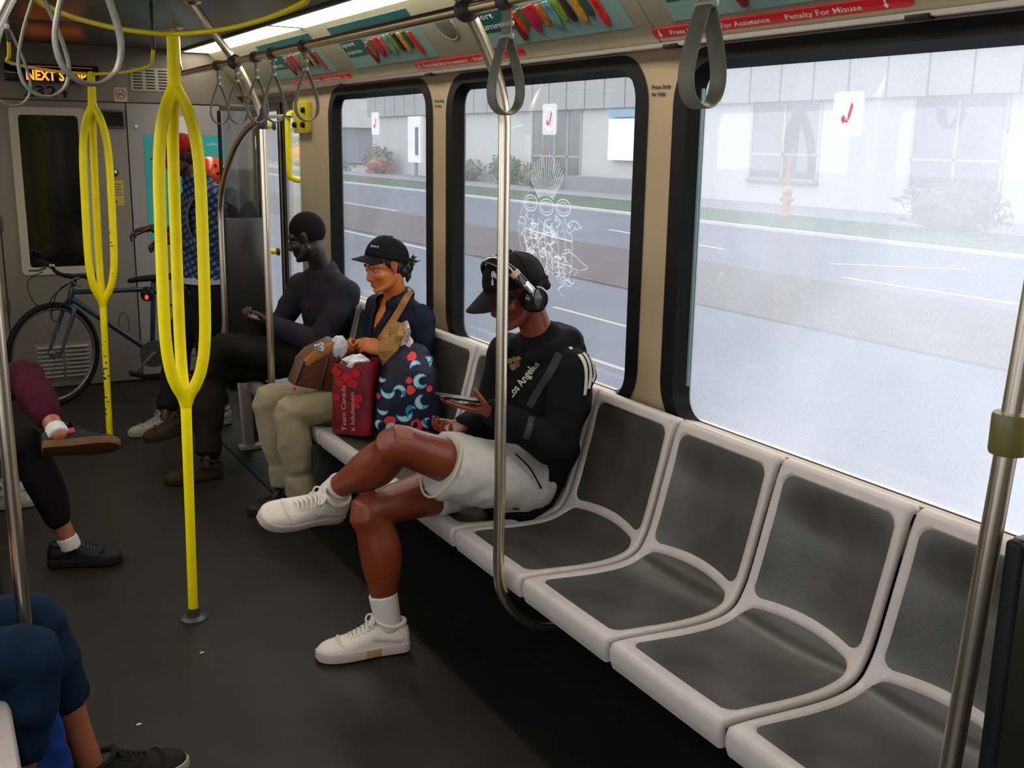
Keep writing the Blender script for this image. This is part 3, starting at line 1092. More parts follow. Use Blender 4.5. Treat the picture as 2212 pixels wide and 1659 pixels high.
# ================================================================ poles, rails, straps
M_strap = mat('grey_strap', (0.21, 0.215, 0.165), 0.42, var=0.1, vs=40)
M_clip = mat('clear_plastic_clip', (0.62, 0.60, 0.52), 0.25)
RX, RZ = 1.312, 2.05


def grab_pole(name, y, side, label, base='curl', dx=0.0):
    t = thing(name, label, 'pole', (mx(1.43, side), y, 0.22))
    P = []
    lean = 0.055 if base != 'curl' else 0.0
    if base == 'curl':
        P += [(1.70, 0.225), (1.62, 0.225), (1.555, 0.245), (1.49, 0.30), (1.445, 0.37), (1.43, 0.45)]
    else:
        P += [(1.43, 0.0)]
    P += [(1.43, 0.7), (1.43, 1.2), (1.43, 1.68), (1.428, 1.78), (1.412, 1.86), (1.375, 1.945), (RX, 2.052), (1.22, 2.175), (1.135, 2.30)]
    build('tube', G().limb([(mx(a, side) + dx, y - lean * (b - 1.3), b) for a, b in P], [0.0172], n=5, seg=18, rnd=False), M_chrome, t)
    build('ceiling_flange', G().lathe([(0.042, 0), (0.042, 0.006), (0.024, 0.02)], (mx(1.135, side), y, 2.30), -Z, 18), M_chrome, t)
    build('clamp', G().ell((mx(RX, side), y, RZ), (0.034, 0.040, 0.034)), M_darkgrey, t)
    if base == 'curl':
        build('floor_clamp', G().box2((mx(1.68, side), y - 0.03, 0.20), (mx(1.74, side), y + 0.03, 0.37)), M_under, t, bevel=0.004)
    else:
        build('floor_flange', G().lathe([(0.045, 0), (0.045, 0.008), (0.022, 0.02)], (mx(1.43, side), y + lean * 1.3, 0.0), Z, 18), M_chrome, t)
    return t


grab_pole('grab_pole', 2.62, 1, 'steel pole in front of the man in shorts, curling under the seats')
grab_pole('grab_pole', 4.965, 1, 'far steel pole between the seated woman and the man in grey')
grab_pole('grab_pole', 2.60, -1, 'steel pole at the left edge curling under the left seats', dx=0.016)
pr_ = grab_pole('grab_pole', 0.99, 1, 'steel pole at the right edge with a dark collar', base='floor')
build('collar', G().lathe([(0.0178, -0.032), (0.027, -0.032), (0.029, -0.026), (0.029, 0.026), (0.027, 0.032), (0.0178, 0.032)], (1.43, 0.99, 1.285), Z, 20),
      mat('olive_collar', (0.13, 0.12, 0.03), 0.35), pr_)
t = thing('end_rail', 'curved steel rail sweeping down from the far pole to the bench end', 'rail', (1.43, 5.5, 1.0))
build('tube', G().limb([(1.43, 4.97, 1.80), (1.43, 5.10, 1.785), (1.43, 5.30, 1.735), (1.43, 5.52, 1.64), (1.43, 5.71, 1.51), (1.43, 5.81, 1.38), (1.43, 5.835, 1.2), (1.43, 5.835, 0.42)],
                       [0.0165], n=5, seg=16), M_chrome, t)
build('joint', G().limb([(1.43, 4.965, 1.77), (1.43, 4.965, 1.84)], [0.023], n=1, seg=16), M_darkgrey, t)

for side, nm in ((1, 'right'), (-1, 'left')):
    t = thing('overhead_rail', f'long steel handrail hung below the ceiling above the {nm} seats', 'rail', (mx(RX, side), 2.4, RZ))
    build('tube', G().limb([(mx(RX, side), -1.4, RZ), (mx(RX, side), 2.0, RZ), (mx(RX, side), 5.95, RZ), (mx(RX, side), 6.05, RZ + 0.005), (mx(RX, side), 6.12, RZ + 0.05), (mx(RX, side), 6.14, 2.30)],
                           [0.0165], n=4, seg=14), M_chrome, t)
    build('ceiling_flange', G().lathe([(0.04, 0), (0.04, 0.006), (0.022, 0.018)], (mx(RX, side), 6.14, 2.30), -Z, 16), M_chrome, t)


def make_strap(label, group):
    t = thing('hanging_strap', label, 'strap', (0, 0, RZ), group)
    w_ = 0.042

    def ribbon(pts, th=0.0060, closed=False):
        return G().limb([(0.0, a, RZ + b) for a, b in pts], [(w_ / 2, th / 2)], U=X, n=6, seg=12, closed=closed, rnd=False, power=4)
    loop = [(0.0, -0.085), (0.020, -0.125), (0.036, -0.175), (0.043, -0.215), (0.036, -0.248), (0.018, -0.266), (0.0, -0.271), (-0.018, -0.266), (-0.036, -0.248),
            (-0.043, -0.215), (-0.036, -0.175), (-0.020, -0.125)]
    build('loop', ribbon(loop, closed=True), M_strap, t, smooth=60)
    build('sleeve', ribbon([(0.0, -0.09), (0.0, -0.05), (0.0, -0.012)], 0.009), M_strap, t, smooth=60)
    build('rail_collar', G().lathe([(0.0168, -0.022), (0.024, -0.022), (0.024, 0.022), (0.0168, 0.022)], (0, 0, RZ), Y, 16), M_darkgrey, t)
    for z in (-0.055, -0.085):
        build('clip', G().limb([(-w_ / 2 - 0.002, 0, RZ + z), (w_ / 2 + 0.002, 0, RZ + z)], [(0.007, 0.007)], n=1, seg=10), M_clip, t)
    return t


strap_spec = [(1, 1.63, 97, 'grey hanging strap at the top right in front of the scratched window'),
              (1, 2.40, 94, 'grey hanging strap overlapping the steel pole above the man in shorts'),
              (1, 3.96, 85, 'grey hanging strap in front of the yellow emergency panel'),
              (1, 4.37, 86, 'grey hanging strap first left of the strap at the yellow panel'),
              (1, 4.62, 86, 'grey hanging strap among the far cluster next to the far pole'),
              (1, 4.94, 88, 'grey hanging strap second from the left in the far cluster'),
              (1, 5.27, 86, 'farthest grey hanging strap on the right rail'),
              (-1, 2.96, 87, 'leftmost grey hanging strap near the orange LED sign'),
              (-1, 2.21, 87, 'grey hanging strap crossing the orange LED letters'),
              (-1, 1.63, 89, 'large grey hanging strap at top left beside the yellow pole')]
st0 = None
for side, y, rz, lab in strap_spec:
    loc = (mx(RX, side), y, RZ)
    rot = (0, 0, math.radians(0))
    if st0 is None:
        st0 = make_strap(lab, 'hanging grab straps')
        st0.location = loc
        o = st0
    else:
        o = copy_tree(st0, loc, lab)
    for ch in o.children:
        if not ch.name.startswith('rail_collar'):
            ch.rotation_euler = (0, 0, math.radians(rz))

# yellow centre poles with three splayed bars
er, ef = V((0.873, -0.488, 0)), V((0.488, 0.873, 0))
pr1, pf1 = V((0.980, -0.199, 0)), V((0.199, 0.980, 0))


def yellow_pole(x, y, xt, label):
    t = thing('yellow_pole', label, 'pole', (x, y, 0))
    L = lambda z: V((x + (xt - x) * z / 2.03, y, z))
    build('post', G().limb([L(0.02), L(0.4), L(0.83)], [0.0172, 0.0172, 0.019], n=3, seg=16), M_yellow, t)
    build('neck', G().limb([L(1.84), L(1.93), L(2.03)], [0.024, 0.021, 0.0195], n=3, seg=16), M_yellow, t)
    for k in range(3):
        a = math.radians(20.6 + 120 * k)
        d = pr1 * math.cos(a) - pf1 * math.sin(a)
        pts, rr = [], []
        for z, q in ((0.80, 0.0), (0.835, 0.012), (0.875, 0.036), (0.93, 0.058), (1.02, 0.073), (1.15, 0.078), (1.40, 0.078), (1.60, 0.075), (1.72, 0.062), (1.80, 0.040), (1.85, 0.014), (1.88, 0.0)):
            pts.append(L(z) + d * q)
            rr.append(0.0200)
        build('bar', G().limb(pts, rr, n=4, seg=14), M_yellow, t)
    build('floor_flange', G().lathe([(0.046, 0), (0.046, 0.006), (0.040, 0.010), (0.024, 0.014), (0.022, 0.045), (0.018, 0.046)], (x, y, 0), Z, 24), M_darkgrey, t)
    return t


yellow_pole(0.733, 3.66, 0.770, 'near yellow centre pole splitting into three bars, standing in the aisle')
yp2 = yellow_pole(0.826, 6.16, 0.862, 'far yellow centre pole with worn bars in front of the bicycle')
rnd = random.Random(11)
gs = G()
for k in range(26):
    z = rnd.choice((rnd.uniform(0.15, 0.6), rnd.uniform(0.85, 1.35)))
    base = V((0.826 + 0.036 * z / 2.03, 6.16, z))
    if z > 0.8:
        a = math.radians(20.6)
        base += (pr1 * math.cos(a) - pf1 * math.sin(a)) * 0.077
        rr = 0.0202
    else:
        rr = 0.0174
    an = rnd.uniform(-1.0, 1.0)
    d = (-ef * math.cos(an) + er * math.sin(an))
    tt = Z.cross(d)
    c = base + d * rr
    w_, h_ = rnd.uniform(.004, .012), rnd.uniform(.001, .004)
    gs.add([c + tt * w_ + Z * h_, c - tt * w_ * .6 + Z * h_ * 2, c - tt * w_ - Z * h_, c + tt * w_ * .5 - Z * h_ * 2], [(0, 1, 2, 3)])
build('paint_chips', gs, M_ink, yp2, smooth=0)
hoop = [(0.272, 2.46, 2.10), (0.275, 2.53, 2.04), (0.285, 2.75), (0.30, 2.96), (0.375, 3.20), (0.463, 3.39), (0.60, 3.585), (0.757, 3.65), (0.858, 3.43), (0.890, 3.08), (0.876, 2.70), (0.850, 2.53, 2.04), (0.846, 2.46, 2.10)]
for k, (dx, dy, lab) in enumerate(((0, 0, 'yellow overhead hoop rail joined to the near yellow pole'), (0.115, 2.51, 'yellow overhead hoop rail joined to the far yellow pole'))):
    t = thing('hoop_rail', lab, 'rail', (0.6 + dx, 3.0 + dy, 2.03))
    build('tube', G().limb([(q[0] + dx, q[1] + dy, q[2] if len(q) > 2 else 2.035) for q in hoop], [0.0078], n=6, seg=10, rnd=False), M_yellow, t)
    for a, b in ((0.272, 2.46), (0.846, 2.46)):
        build('hanger', G().limb([(a + dx, b + dy, 2.09), (a + dx, b + dy, 2.30)], [0.0085], n=1, seg=10), M_darkgrey, t)
        build('ceiling_flange', G().lathe([(0.024, 0), (0.024, 0.005), (0.012, 0.012)], (a + dx, b + dy, 2.30), -Z, 14), M_yellow, t)

# windscreens (draught screens) at the bench ends
M_tint = glass_mat('tinted_screen_glass', 0.03, 0.01, (0.22, 0.24, 0.21))
for y, z0, z1, zl, xa, xb, lab in ((0.962, 0.22, 1.12, 1.12, 1.445, 2.085, 'dark solid partition at the lower right end of the bench'),
                           (5.93, 0.30, 1.86, 1.28, 1.475, 1.70, 'tall dark glass partition at the far end of the bench')):
    t = thing('partition', lab, 'partition', ((xa + xb) / 2, y, z0))
    build('panel', G().box2((xa, y - 0.011, z0), (xb, y + 0.011, zl)), mat('dark_partition', (0.014, 0.014, 0.011), 0.28, var=0.2, vs=6), t, bevel=0.003)
    if z1 > zl:
        build('glass_pane', G().add([(xa + .012, y, zl), (xb, y, zl), (xb, y, z1), (xa + .012, y, z1)], [(0, 1, 2, 3)]), M_tint, t)
        build('top_rail', G().box2((xa, y - 0.012, z1), (xb, y + 0.012, z1 + 0.03)), M_darkgrey, t, bevel=0.003)
    build('edge_seal', G().limb([(xa - .005, y, z0 + 0.01), (xa - .005, y, z1 - 0.01)], [(0.010, 0.016)], U=X, n=1, seg=12), M_black, t)
    build('foot', G().box2(((xa + xb) / 2 - .03, y - 0.02, 0.0), ((xa + xb) / 2 + .03, y + 0.02, z0)), M_darkgrey, t)
# ================================================================ people: helpers
from mathutils.bvhtree import BVHTree


def axes(F, U):
    F = V(F).normalized()
    S = F.cross(V(U)).normalized()
    return F, S, S.cross(F).normalized()


def head_shape(g, c, F, U, s=0.9, nk=None, ear=True, lip=1.0, nose=1.0):
    F, S, U = axes(F, U)
    c = V(c)

    def P(f, r, u):
        return c + (F * f + S * r + U * u) * s
    A = (F, S, U)
    g.ell(P(-0.008, 0, 0.032), (0.100 * s, 0.077 * s, 0.102 * s), A, 20, 14)
    g.ell(P(0.022, 0, -0.030), (0.078 * s, 0.064 * s, 0.088 * s), A, 18, 12)
    g.ell(P(0.052, 0, -0.094), (0.040 * s, 0.036 * s, 0.032 * s), A, 14, 10)
    g.ell(P(0.080, 0, -0.108), (0.018 * s, 0.022 * s, 0.016 * s), A, 12, 8)
    for r in (-1, 1):
        g.limb([P(-0.005, r * 0.060, -0.055), P(0.030, r * 0.048, -0.088), P(0.070, r * 0.020, -0.106)], [0.020 * s, 0.018 * s, 0.014 * s], n=3)
        g.ell(P(0.062, r * 0.040, -0.030), (0.028 * s, 0.028 * s, 0.026 * s), A, 12, 8)
        g.limb([P(0.092, r * 0.010, 0.022), P(0.085, r * 0.034, 0.027), P(0.064, r * 0.056, 0.020)], [0.010 * s, 0.011 * s, 0.010 * s], n=3)
        g.ell(P(0.094, r * 0.013, -0.046), (0.013 * s, 0.010 * s, 0.009 * s), A, 10, 8)
        if ear:
            e = S * r
            g.limb([P(-0.006, r * 0.078, -0.036), P(-0.014, r * 0.086, -0.012), P(-0.018, r * 0.089, 0.014), P(-0.006, r * 0.084, 0.026), P(0.006, r * 0.078, 0.010)],
                   [0.0075 * s, 0.008 * s, 0.009 * s, 0.008 * s, 0.007 * s], n=3, seg=8)
            g.ell(P(-0.006, r * 0.079, -0.005), (0.014 * s, 0.006 * s, 0.026 * s), A, 10, 8)
    g.limb([P(0.088, 0, 0.018), P(0.098, 0, -0.006), P(0.112 * (0.9 + 0.1 * nose), 0, -0.034), P(0.108, 0, -0.044)],
           [(0.009 * s, 0.012 * s), (0.009 * s, 0.012 * s), (0.012 * s, 0.014 * s), (0.012 * s, 0.010 * s)], U=S, n=3)
    for u, k in ((-0.068, 1.0), (-0.080, 1.1)):
        g.limb([P(0.078, -0.023, u), P(0.092, -0.010, u + 0.0015), P(0.094, 0, u), P(0.092, 0.010, u + 0.0015), P(0.078, 0.023, u)],
               [0.003 * s, 0.0065 * s * lip, 0.0068 * s * lip * k, 0.0065 * s * lip, 0.003 * s], n=3, seg=8)
    if nk is not None:
        nk = V(nk)
        a = P(-0.030, 0, -0.030)
        g.limb([a, P(-0.026, 0, -0.085), nk.lerp(P(-0.02, 0, -0.09), 0.4), nk], [0.056 * s, 0.058 * s, 0.060 * s, 0.072 * s], n=4, seg=16)
    return P


def eyes(parent, P, F, U, s, skin):
    F, S, U = axes(F, U)
    dark = mat('dark_eye', (0.012, 0.008, 0.006), 0.2)
    white = mat('eye_white', (0.50, 0.42, 0.36), 0.35)
    hair = mat('brow_hair', (0.012, 0.008, 0.006), 0.8)
    for r in (-1, 1):
        e = build('eye', G().ell(P(0.0795, r * 0.033, 0.002), (0.0115 * s, 0.0155 * s, 0.0075 * s), (F, S, U), 14, 10), white, parent)
        build('iris', G().ell(P(0.0885, r * 0.034, 0.001), (0.0030 * s, 0.0064 * s, 0.0066 * s), (F, S, U), 12, 8), dark, e)
        build('eyelash', G().limb([P(0.082, r * 0.016, 0.0045), P(0.0925, r * 0.030, 0.0095), P(0.087, r * 0.043, 0.0075), P(0.077, r * 0.051, 0.002)], [0.0018 * s, 0.0026 * s, 0.0026 * s, 0.0016 * s], n=3, seg=6), dark, e)
        build('eyebrow', G().limb([P(0.0985, r * 0.014, 0.028), P(0.0960, r * 0.030, 0.036), P(0.082, r * 0.050, 0.032)], [0.0026 * s, 0.0036 * s, 0.0018 * s], n=3, seg=6), hair, parent)


def hand_shape(g, wr, D, N, T, curl=(0.35, 0.4, 0.3), s=1.0, spread=0.05, thumb=(0.5, 0.25), curls=None):
    """wr wrist, D finger direction, N out of the palm, T towards the thumb side"""
    D = V(D).normalized()
    N = (V(N) - D * V(N).dot(D)).normalized()
    T = (V(T) - D * V(T).dot(D) - N * V(T).dot(N)).normalized()
    wr = V(wr)
    kn = wr + D * 0.088 * s
    g.limb([wr - D * 0.02 * s, wr + D * 0.02 * s, wr + D * 0.055 * s, kn], [(0.026 * s, 0.019 * s), (0.031 * s, 0.018 * s), (0.040 * s, 0.015 * s), (0.040 * s, 0.012 * s)], U=T, n=3, seg=16)
    g.ell(wr + D * 0.035 * s + T * 0.024 * s + N * 0.008 * s, (0.030 * s, 0.014 * s, 0.014 * s), (D, T, N), 12, 8)
    tips = []
    for k, (o, L) in enumerate(((0.029, 0.92), (0.010, 1.0), (-0.010, 0.94), (-0.028, 0.76))):
        b = kn + T * o * s - D * 0.012 * s * (1 if k == 3 else 0)
        d = (D + T * (spread * (1.5 - k))).normalized()
        pts, rad, ang = [b - d * 0.025 * s, b], [0.0095 * s, 0.0096 * s], 0.0
        p = b
        for j, seg in enumerate((0.043, 0.027, 0.021)):
            ang += (curls[k] if curls else curl)[j]
            dd = d * math.cos(ang) + N * math.sin(ang)
            p = p + dd * seg * L * s
            pts.append(p)
            rad.append((0.0088, 0.0082, 0.0068)[j] * s)
        g.limb(pts, rad, n=3, seg=10)
        tips.append(p)
    b = wr + D * 0.026 * s + T * 0.030 * s
    a1, a2 = thumb
    d1 = (D * 0.72 + T * 0.62 + N * a2).normalized()
    d2 = (D * 0.95 + T * (0.5 - a1) + N * (a2 + 0.1)).normalized()
    d3 = (D * 0.95 + T * (0.2 - a1) + N * (a2 + 0.2)).normalized()
    p1 = b + d1 * 0.040 * s
    p2 = p1 + d2 * 0.033 * s
    p3 = p2 + d3 * 0.026 * s
    g.limb([b - d1 * 0.02 * s, b, p1, p2, p3], [0.013 * s, 0.0135 * s, 0.0112 * s, 0.0102 * s, 0.0082 * s], n=3, seg=10)
    return tips, p3


def arm(g, sh, el, wr, e=0.0, k=1.0, end=1.0):
    sh, el, wr = V(sh), V(el), V(wr)
    w2 = el.lerp(wr, end)
    g.limb([sh, sh.lerp(el, .35), sh.lerp(el, .75), el, el.lerp(w2, .3), el.lerp(w2, .7), w2],
           [0.054 * k + e, 0.047 * k + e, 0.041 * k + e, 0.040 * k + e, 0.041 * k + e, (0.034 - 0.002) * k + e, 0.027 * k + e * 0.9], n=3, seg=16)


def leg(g, hip, kn, an, e=0.0, k=1.0, t0=0.0, t1=2.0, back=(0, 0, 0), calf=1.0):
    hip, kn, an = V(hip), V(kn), V(an)
    pts, rr = [], []
    bk = V(back)
    spec = [(0.0, 0.088), (0.25, 0.083), (0.55, 0.070), (0.85, 0.058), (1.0, 0.056), (1.12, 0.054), (1.30, 0.056 * calf), (1.5, 0.052 * calf), (1.75, 0.040), (2.0, 0.036)]
    for t, r in spec:
        if t < t0 - 1e-6 or t > t1 + 1e-6:
            continue
        p = hip.lerp(kn, t) if t <= 1 else kn.lerp(an, t - 1)
        if 1.0 < t < 1.8:
            p = p + bk * (1 - abs(t - 1.35) / 0.45 if abs(t - 1.35) < .45 else 0)
        pts.append(p)
        rr.append(r * k + e)
    g.limb(pts, rr, n=3, seg=18)


def torso(g, J, e=0.0, k=1.0, lo=True):
    up = (V(J['ch']) - V(J['pv'])).normalized()
    P = [V(J['pv']) - up * 0.05, V(J['pv']), V(J['wa']), V(J['ch']), V(J['us']), V(J['nk'])]
    R = [(0.150, 0.105), (0.168, 0.118), (0.142, 0.104), (0.166, 0.116), (0.150, 0.088), (0.070, 0.062)]
    g.limb(P, [(a * k + e, b * k + e) for a, b in R], U=J['S'], n=4, seg=24)
    for q in ('R', 'L'):
        g.limb([V(J['us']) - up * 0.03, V(J['sh' + q]) - up * 0.012], [0.066 * k + e, 0.056 * k + e], n=3, seg=16)
        g.limb([V(J['nk']) - up * 0.0, V(J['sh' + q]) + up * 0.004], [0.048 * k + e * .7, 0.044 * k + e * .7], n=3, seg=14)


def make_body(label, J, skin, voxel, hands, head=None, k=1.0, at=None, legs=True, backs=((0, 0, 0), (0, 0, 0)), name='person', lk=1.0, calf=1.0):
    g = G()
    torso(g, J, 0.0, k)
    P = head_shape(g, **head) if head else None
    for q in ('R', 'L'):
        arm(g, J['sh' + q], J['el' + q], J['wr' + q], 0.0, k)
    info = {}
    for q, h in hands.items():
        info[q] = hand_shape(g, J['wr' + q], **h)
    if legs:
        for q, b in zip(('R', 'L'), backs):
            leg(g, J['hip' + q], J['kn' + q], J['an' + q], 0.0, k * lk, back=b, calf=calf)
            an, to = V(J['an' + q]), V(J['to' + q])
            g.limb([an, an - (V(J['kn' + q]) - an).normalized() * 0.03], [0.036, 0.034], n=2)
    o = fuse(name, g, skin, at=at, voxel=voxel, it=5)
    tag(o, label, 'person')
    return o, P, info


def shoe_parts(parent, heel, fwd, up, L, Wd, mu, ms, ml, collar=True, lining=None, name='sneaker', insert=None, bow=False, stripe=None):
    F = V(fwd).normalized()
    U = (V(up) - F * V(up).dot(F)).normalized()
    S = F.cross(U)
    o = V(heel)

    def P(x, y, z):
        return o + F * x + S * y + U * z
    tab = [(0.0, .25, .060), (0.035, .34, .074), (0.10, .385, .082), (0.22, .38, .086), (0.34, .38, .090), (0.45, .41, .080), (0.56, .455, .064), (0.68, .485, .052),
           (0.80, .47, .045), (0.90, .40, .039), (0.965, .27, .030), (1.0, .10, .020)]

    def prof_(x):
        for a, b in zip(tab[:-1], tab[1:]):
            if a[0] <= x <= b[0]:
                t = (x - a[0]) / (b[0] - a[0])
                return (a[1] + (b[1] - a[1]) * t) * Wd, a[2] + (b[2] - a[2]) * t
        return tab[-1][1] * Wd, tab[-1][2]
    g = G()
    R = []
    for x, w, h in catmull(tab, 3):
        w *= Wd
        h *= L / 0.29
        ring = []
        for j in range(15):
            a = math.pi * j / 14
            ring.append(P(x * L, w * math.copysign(abs(math.cos(a)) ** 0.8, math.cos(a)), 0.022 + (h - 0.010) * math.sin(a) ** 0.75))
        for j in range(1, 4):
            ring.append(P(x * L, -w + 2 * w * j / 4, 0.018))
        R.append(ring)
    g.rings(R)
    up_o = fuse(name, g, mu, parent, voxel=0.005, it=2)
    hi = 0.086 * L / 0.29
    if collar:
        ring = [P((0.205 + 0.165 * math.cos(t)) * L, 0.33 * Wd * math.sin(t), hi + 0.006 + 0.012 * math.cos(t) ** 2 + 0.010 * math.cos(t)) for t in [2 * math.pi * i / 20 for i in range(20)]]
        build('collar', G().tube(ring, 0.0085, 1, 8, True), mu, up_o)
        build('lining', G().add([p - U * 0.004 for p in ring], [tuple(range(20))]), lining or mu, up_o, smooth=0)
        build('tongue', G().limb([P(0.54 * L, 0, 0.070), P(0.44 * L, 0, 0.092), P(0.385 * L, 0, 0.118)], [(0.022, 0.006), (0.024, 0.006), (0.026, 0.005)], U=S, n=3, seg=10), mu, up_o)
    out = [(x * L, (w * Wd + 0.004)) for x, w, h in catmull(tab, 2)]
    poly = [(x + (0.004 if i == len(out) - 1 else 0), w) for i, (x, w) in enumerate(out)] + [(x, -w) for x, w in reversed(out)]
    build('sole', G().prism(poly, o - U * 0.0, F, S, U * 0.033), ms, up_o, bevel=0.005)
    if insert:
        build('sole_insert', G().prism([(0.30 * L, .36 * Wd + .006), (0.58 * L, .43 * Wd + .006), (0.56 * L, -.43 * Wd - .006), (0.32 * L, -.36 * Wd - .006)], o + U * 0.002, F, S, U * 0.027), insert, up_o, bevel=0.002)
    for i in range(6):
        x = 0.40 + 0.045 * i
        w, h = prof_(x)
        h = (h * L / 0.29) + 0.016
        build('lace', G().limb([P(x * L, -0.026, h - 0.012), P((x + 0.012) * L, 0, h + 0.001), P((x + 0.022) * L, 0.026, h - 0.012)], [0.0036], n=3, seg=6), ml, up_o)
        build('lace', G().limb([P(x * L, 0.026, h - 0.012), P((x + 0.012) * L, 0, h + 0.003), P((x + 0.022) * L, -0.026, h - 0.012)], [0.0036], n=3, seg=6), ml, up_o)
    if bow:
        for r in (-1, 1):
            build('lace', G().limb([P(0.41 * L, 0, 0.112), P(0.39 * L, r * 0.018, 0.128), P(0.43 * L, r * 0.034, 0.120), P(0.45 * L, r * 0.026, 0.104), P(0.42 * L, 0, 0.110)], [0.0034], n=4, seg=6), ml, up_o)
    cap = [P(0.70 * L, -0.47 * Wd, 0.040), P(0.76 * L, -0.30 * Wd, 0.062), P(0.775 * L, 0, 0.068), P(0.76 * L, 0.30 * Wd, 0.062), P(0.70 * L, 0.47 * Wd, 0.040)]
    build('toe_seam', G().limb(cap, [0.0028], n=3, seg=6), mu, up_o)
    for r in (-1, 1):
        build('side_panel', G().limb([P(0.10 * L, r * 0.395 * Wd, 0.050), P(0.28 * L, r * 0.40 * Wd, 0.062), P(0.42 * L, r * 0.40 * Wd, 0.070)], [(0.0022, 0.010)], U=S, n=3, seg=8), stripe or mu, up_o)
    return up_o


def cap_parts(parent, c, F, U, s, m, brim_len=0.072, tilt=0.0, label=None, span=66):
    F, S, U = axes(F, U)
    c = V(c) + U * 0.030 * s

    def P(f, r, u):
        return c + (F * f + S * r + U * u) * s
    g = G()
    R = []
    n = 28
    for i in range(12):
        t = i / 11
        th = math.radians(2 + 92 * t)
        ring = []
        for j in range(n):
            a = 2 * math.pi * j / n
            sq = 1 + 0.04 * math.cos(2 * a)
            fr = 1 + 0.06 * max(0, math.cos(a)) * math.sin(th)
            ring.append(P(0.112 * math.sin(th) ** 0.85 * math.cos(a) * fr * sq - 0.006, 0.091 * math.sin(th) ** 0.85 * math.sin(a), 0.106 * math.cos(th) * (1 + 0.05 * math.cos(a)) - 0.004))
        R.append(ring)
    R.append([p.lerp(P(-0.006, 0, -0.01), 0.08) for p in R[-1]])
    g.rings(R)
    cr = build('cap', g, m, parent, smooth=180)
    if label:
        cr['label'] = label
    build('button', G().ell(P(-0.006, 0, 0.104), (0.009 * s, 0.009 * s, 0.005 * s), (F, S, U), 10, 6), m, cr)
    gb = G()
    top, bot = [], []
    for i in range(9):
        k = i / 8
        rt, rb = [], []
        for j in range(21):
            a = math.radians(-span + 2 * span * j / 20)
            ca, sa = math.cos(a), math.sin(a)
            f0, r0 = 0.112 * ca, 0.090 * sa
            c0 = math.cos(math.radians(span))
            pr_f = (max(0, ca - c0) / (1 - c0)) ** 0.42
            ext = brim_len * k * pr_f
            f = f0 + ext
            r = r0 + ext * 0.10 * sa
            u = -0.010 - 0.026 * (sa * sa) * (0.35 + 0.65 * k) - 0.012 * k * pr_f - tilt * k * pr_f
            rt.append(P(f, r, u))
            rb.append(P(f, r, u - 0.0045))
        top.append(rt)
        bot.append(rb)
    kk = 21
    vs = [p for r in top for p in r] + [p for r in bot for p in r]
    o = 9 * kk
    fs = []
    for i in range(8):
        for j in range(20):
            a = i * kk + j
            fs += [(a, a + 1, a + kk + 1, a + kk), (o + a, o + a + kk, o + a + kk + 1, o + a + 1)]
    for i in range(8):
        for j in (0, 20):
            a = i * kk + j
            fs.append((a, a + kk, o + a + kk, o + a))
    for j in range(20):
        for i in (0, 8):
            a = i * kk + j
            fs.append((a, a + 1, o + a + 1, o + a))
    gb.add(vs, fs)
    build('brim', gb, m, cr, smooth=50)
    for k in range(6):
        a = math.radians(60 * k + 30)
        pts = []
        for i in range(1, 10):
            th = math.radians(2 + 88 * i / 9)
            fr = 1 + 0.06 * max(0, math.cos(a)) * math.sin(th)
            pts.append(P(0.1125 * math.sin(th) ** 0.85 * math.cos(a) * fr * (1 + 0.04 * math.cos(2 * a)) - 0.006, 0.0915 * math.sin(th) ** 0.85 * math.sin(a), 0.1065 * math.cos(th) * (1 + 0.05 * math.cos(a)) - 0.004))
        build('seam', G().limb(pts, [0.0016 * s], n=1, seg=5), m, cr)
    return cr, P


def drape(me_obj, target, d, off, lim=0.008):
    """lay flat lettering or trim onto a surface: slide every vertex along d until it meets the target"""
    tb = wloc(target)
    tv = [v.co + tb for v in target.data.vertices]
    bvh = BVHTree.FromPolygons(tv, [list(p.vertices) for p in target.data.polygons])
    d = V(d).normalized()
    b = wloc(me_obj)
    me = me_obj.data
    old = [v.co.copy() for v in me.vertices]
    missed = set()
    for v in me.vertices:
        h = bvh.ray_cast(v.co + b - d * 0.35, d, 0.8)
        if h[0] is not None:
            v.co = h[0] - d * off - b
        else:
            missed.add(v.index)
    # pieces that slide off the edge of the surface are cut away
    bm = bmesh.new()
    bm.from_mesh(me)
    bm.verts.ensure_lookup_table()
    bad = []
    for f in bm.faces:
        ids = [v.index for v in f.verts]
        if any(i in missed for i in ids) or any((e.verts[0].co - e.verts[1].co).length > 4.0 * (old[e.verts[0].index] - old[e.verts[1].index]).length + lim for e in f.edges):
            bad.append(f)
    bmesh.ops.delete(bm, geom=bad, context='FACES')
    bm.to_mesh(me)
    bm.free()
    me.update()


def strip_grid(name, path, half, m, parent, U, n=8, cols=3, thick=False):
    """flat ribbon as a fine grid (for draping)"""
    P = [V(p) for p in catmull([tuple(p) for p in path], n)]
    U = V(U).normalized()
    g = G()
    vs, fs = [], []
    for i, p in enumerate(P):
        t = (P[min(i + 1, len(P) - 1)] - P[max(i - 1, 0)]).normalized()
        w = t.cross(U).normalized()
        for j in range(cols + 1):
            vs.append(p + w * half * (-1 + 2 * j / cols))
    for i in range(len(P) - 1):
        for j in range(cols):
            a = i * (cols + 1) + j
            fs.append((a, a + 1, a + cols + 2, a + cols + 1))
    g.add(vs, fs)
    return build(name, g, m, parent, smooth=180)


def skin_mat(name, col, rough=0.5):
    m = mat(name, col, rough, var=0.10, vs=18, bump=0.05, bs=220)
    p = m.node_tree.nodes['Principled BSDF']
    p.inputs['Subsurface Weight'].default_value = 0.12
    p.inputs['Subsurface Radius'].default_value = (0.02, 0.006, 0.003)
    p.inputs['Subsurface Scale'].default_value = 0.3
    return m
